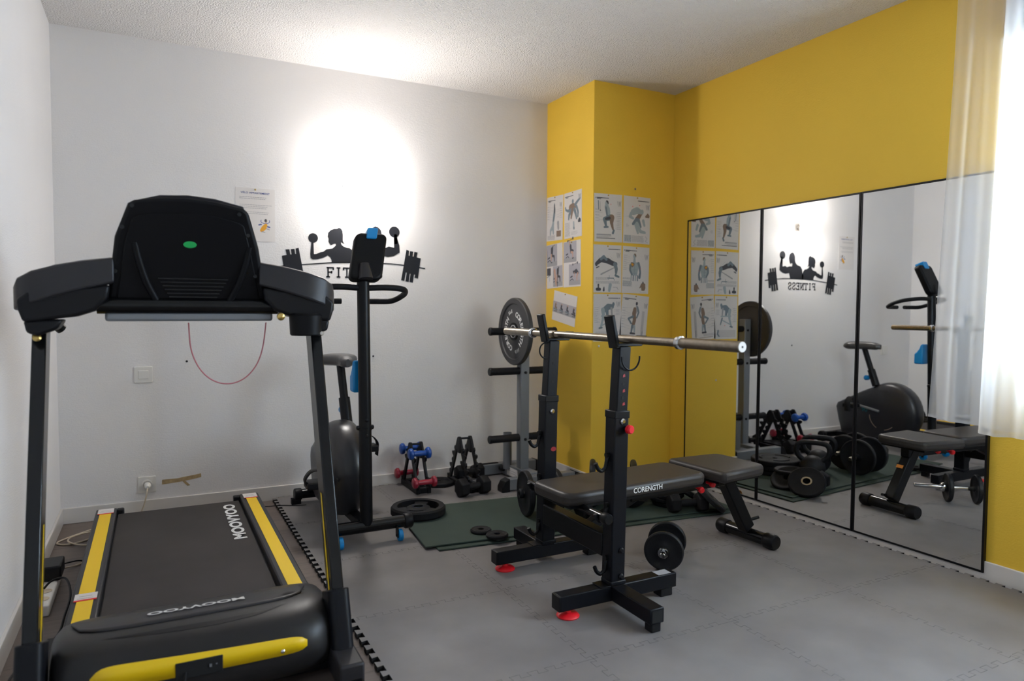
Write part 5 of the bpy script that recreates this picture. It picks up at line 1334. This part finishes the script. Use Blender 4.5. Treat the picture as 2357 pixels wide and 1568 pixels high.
# barbell resting in the cups
bz = .9885
bb = thing('barbell', 'long steel barbell without plates resting on the rack', 'barbell', (1.533, 2.26, bz))
bp0, bp1 = Vector((1.533, 1.495, bz-.0015)), Vector((1.533, 3.03, bz))
axb = (bp1-bp0).normalized()
obj('shaft', MB().cyl(bp0+axb*.27, bp1-axb*.27, .0145, n=24), M_STEEL, bb)
for s, p, d in ((-1, bp0, axb), (1, bp1, -axb)):
    sl = obj('sleeve', MB().lathe([(.0155, 0), (.0172, .002), (.0172, .265), (.0145, .268)], p, d, 28), M_STEEL, bb)
    obj('sleeve_collar', MB().lathe([(.0175, 0), (.0225, .003), (.0225, .016), (.0175, .020)], p+d*.262, d, 28, closed=True), M_CHROME, sl)
    obj('end_cap', MB().lathe([(.0155, 0), (.0155, .0022), (.0035, .0022), (.003, .0005)], p+d*.0008, -d, 28), M_PLASTW if s < 0 else M_STEEL, sl)
    if s < 0: obj('end_screw', MB().cyl(p-d*.0012, p-d*.0022, .0032, n=12), M_IRON, sl)
obj('grip_ring', MB().lathe([(.0150, 0), (.0165, .002), (.0165, .05), (.0150, .052)], (1.533, 2.605, bz), (0, -1, 0), 24, closed=True), M_STEEL, bb)

# ================================================================== WEIGHT BENCH
bn = thing('weight_bench', 'black padded weight bench with white lettering, standing through the rack', 'bench', (1.352, 2.303, 0), math.radians(3.6))
# local frame: u along the bench, v across, pads z .35-.40
def pad(name, poly, z0, z1, m_=M_VINYL):
    return obj(name, MB().prism(poly, lambda u, v, w_: (u, v, w_), z0, z1), m_, bn, world=False, bevel=.017, seg=4)
P = rrect(.735, .272, .05, 8, cx=.3675)
P = [(u, v*(1.0 if u > .1 else .985)) for u, v in P]
bp = pad('back_pad', P, .352, .402)
sp = pad('seat_pad', [(.785, -.165), (.80, -.175), (1.06, -.150), (1.082, -.135), (1.088, -.10), (1.088, .10), (1.082, .135), (1.06, .15), (.80, .175), (.785, .165)], .352, .402)
mb = MB(); text_on(mb, 'CORENGTH', (.390, -.1362, .379), (1, 0, 0), (0, 0, 1), .021, .02, fit=.152, lift=.0012); obj('pad_lettering', mb, M_WLET, bp, world=False, smooth=False)
obj('pad_board', MB().span(.02, .715, -.12, .12, .342, .353).span(.80, 1.06, -.13, .13, .342, .353), M_BLACK, bn, world=False)
obj('main_beam', MB().beam((.40, 0, .318), (1.04, 0, .318), .05, .048), M_BLACK, bn, world=False, bevel=.004)
obj('back_support', MB().beam((.06, -.05, .332), (.72, -.05, .332), .022, .022).beam((.06, .05, .332), (.72, .05, .332), .022, .022), M_BLACK, bn, world=False, bevel=.003)
obj('rear_leg', MB().beam((.965, .0, .345), (1.135, .0, .065), .06, .055, (0, 1, 0)), M_BLACK, bn, world=False, bevel=.005)
obj('leg_label', MB().add([(1.043+.0285, -.02, .253), (1.043+.0285, .02, .253), (1.052+.0285, .02, .237), (1.052+.0285, -.02, .237)], [(0, 1, 2, 3)]), M_ORANGE, bn, world=False, smooth=False)
obj('rear_foot', MB().cyl((1.145, -.145, .035), (1.145, .155, .035), .029, n=26), M_BLKGLOSS, bn, world=False)
for s in (-1, 1): obj('foot_cap', MB().lathe([(.033, 0), (.035, .004), (.035, .05), (.030, .058)], (1.145, .005+s*.11, .0352), (0, s, 0), 26), M_BLKPLA, bn, world=False)
obj('leg_pin', MB().cyl((1.155, .02, .088), (1.215, -.005, .104), .0075, n=12), M_BLKPLA, bn, world=False)
obj('front_strut', MB().beam((.45, .0, .320), (.150, .0, .20), .042, .04, (0, 1, 0)), M_BLACK, bn, world=False, bevel=.004)
for u, v, z, ax_ in ((.835, -.045, .325, (.2, -1, -.1)), (.752, -.065, .320, (0, -1, -.2))):
    k_ = obj('adjuster_knob', MB().lathe([(.006, 0), (.006, .03), (.013, .032), (.0145, .045), (.010, .052)], (u, v+.03, z), ax_, 16), M_REDP if u > .75 else mat('knob_dark_red', rgb(120, 16, 26), .45), bn, world=False)
obj('back_ladder', MB().beam((.30, 0, .335), (.50, 0, .29), .03, .02), M_BLACK, bn, world=False, bevel=.002)
# ================================================================== LIGHT AND CAMERA
wd = bpy.data.worlds.new('daylight'); bpy.context.scene.world = wd; wd.use_nodes = True
bg = wd.node_tree.nodes['Background']; bg.inputs['Color'].default_value = (.64, .81, 1., 1); bg.inputs['Strength'].default_value = 20.0
pl = bpy.data.lights.new('window_portal', 'AREA'); pl.shape = 'RECTANGLE'; pl.size = WY1-WY0; pl.size_y = WZ1-WZ0
pl.cycles.is_portal = True
po = bpy.data.objects.new('window_portal', pl); col.objects.link(po)
po.location = (XR+.2, (WY0+WY1)/2, (WZ0+WZ1)/2); po.rotation_euler = (0, PI/2, 0)

cd = bpy.data.cameras.new('camera'); cam = bpy.data.objects.new('camera', cd); col.objects.link(cam)
cd.sensor_fit = 'HORIZONTAL'; cd.sensor_width = 36; cd.lens = F_PX/2357*36; cd.clip_start = .02
cam.matrix_world = Matrix(((_R.x, _U.x, -_F.x, 0), (_R.y, _U.y, -_F.y, 0), (_R.z, _U.z, -_F.z, CAM_H), (0, 0, 0, 1)))
cd.dof.use_dof = True; cd.dof.focus_distance = 3.0; cd.dof.aperture_fstop = 2.2
sc_ = bpy.context.scene; sc_.camera = cam
vs_ = sc_.view_settings; vs_.view_transform = 'Standard'; vs_.look = 'None'; vs_.gamma = 1; vs_.use_curve_mapping = False; vs_.exposure = 0.65
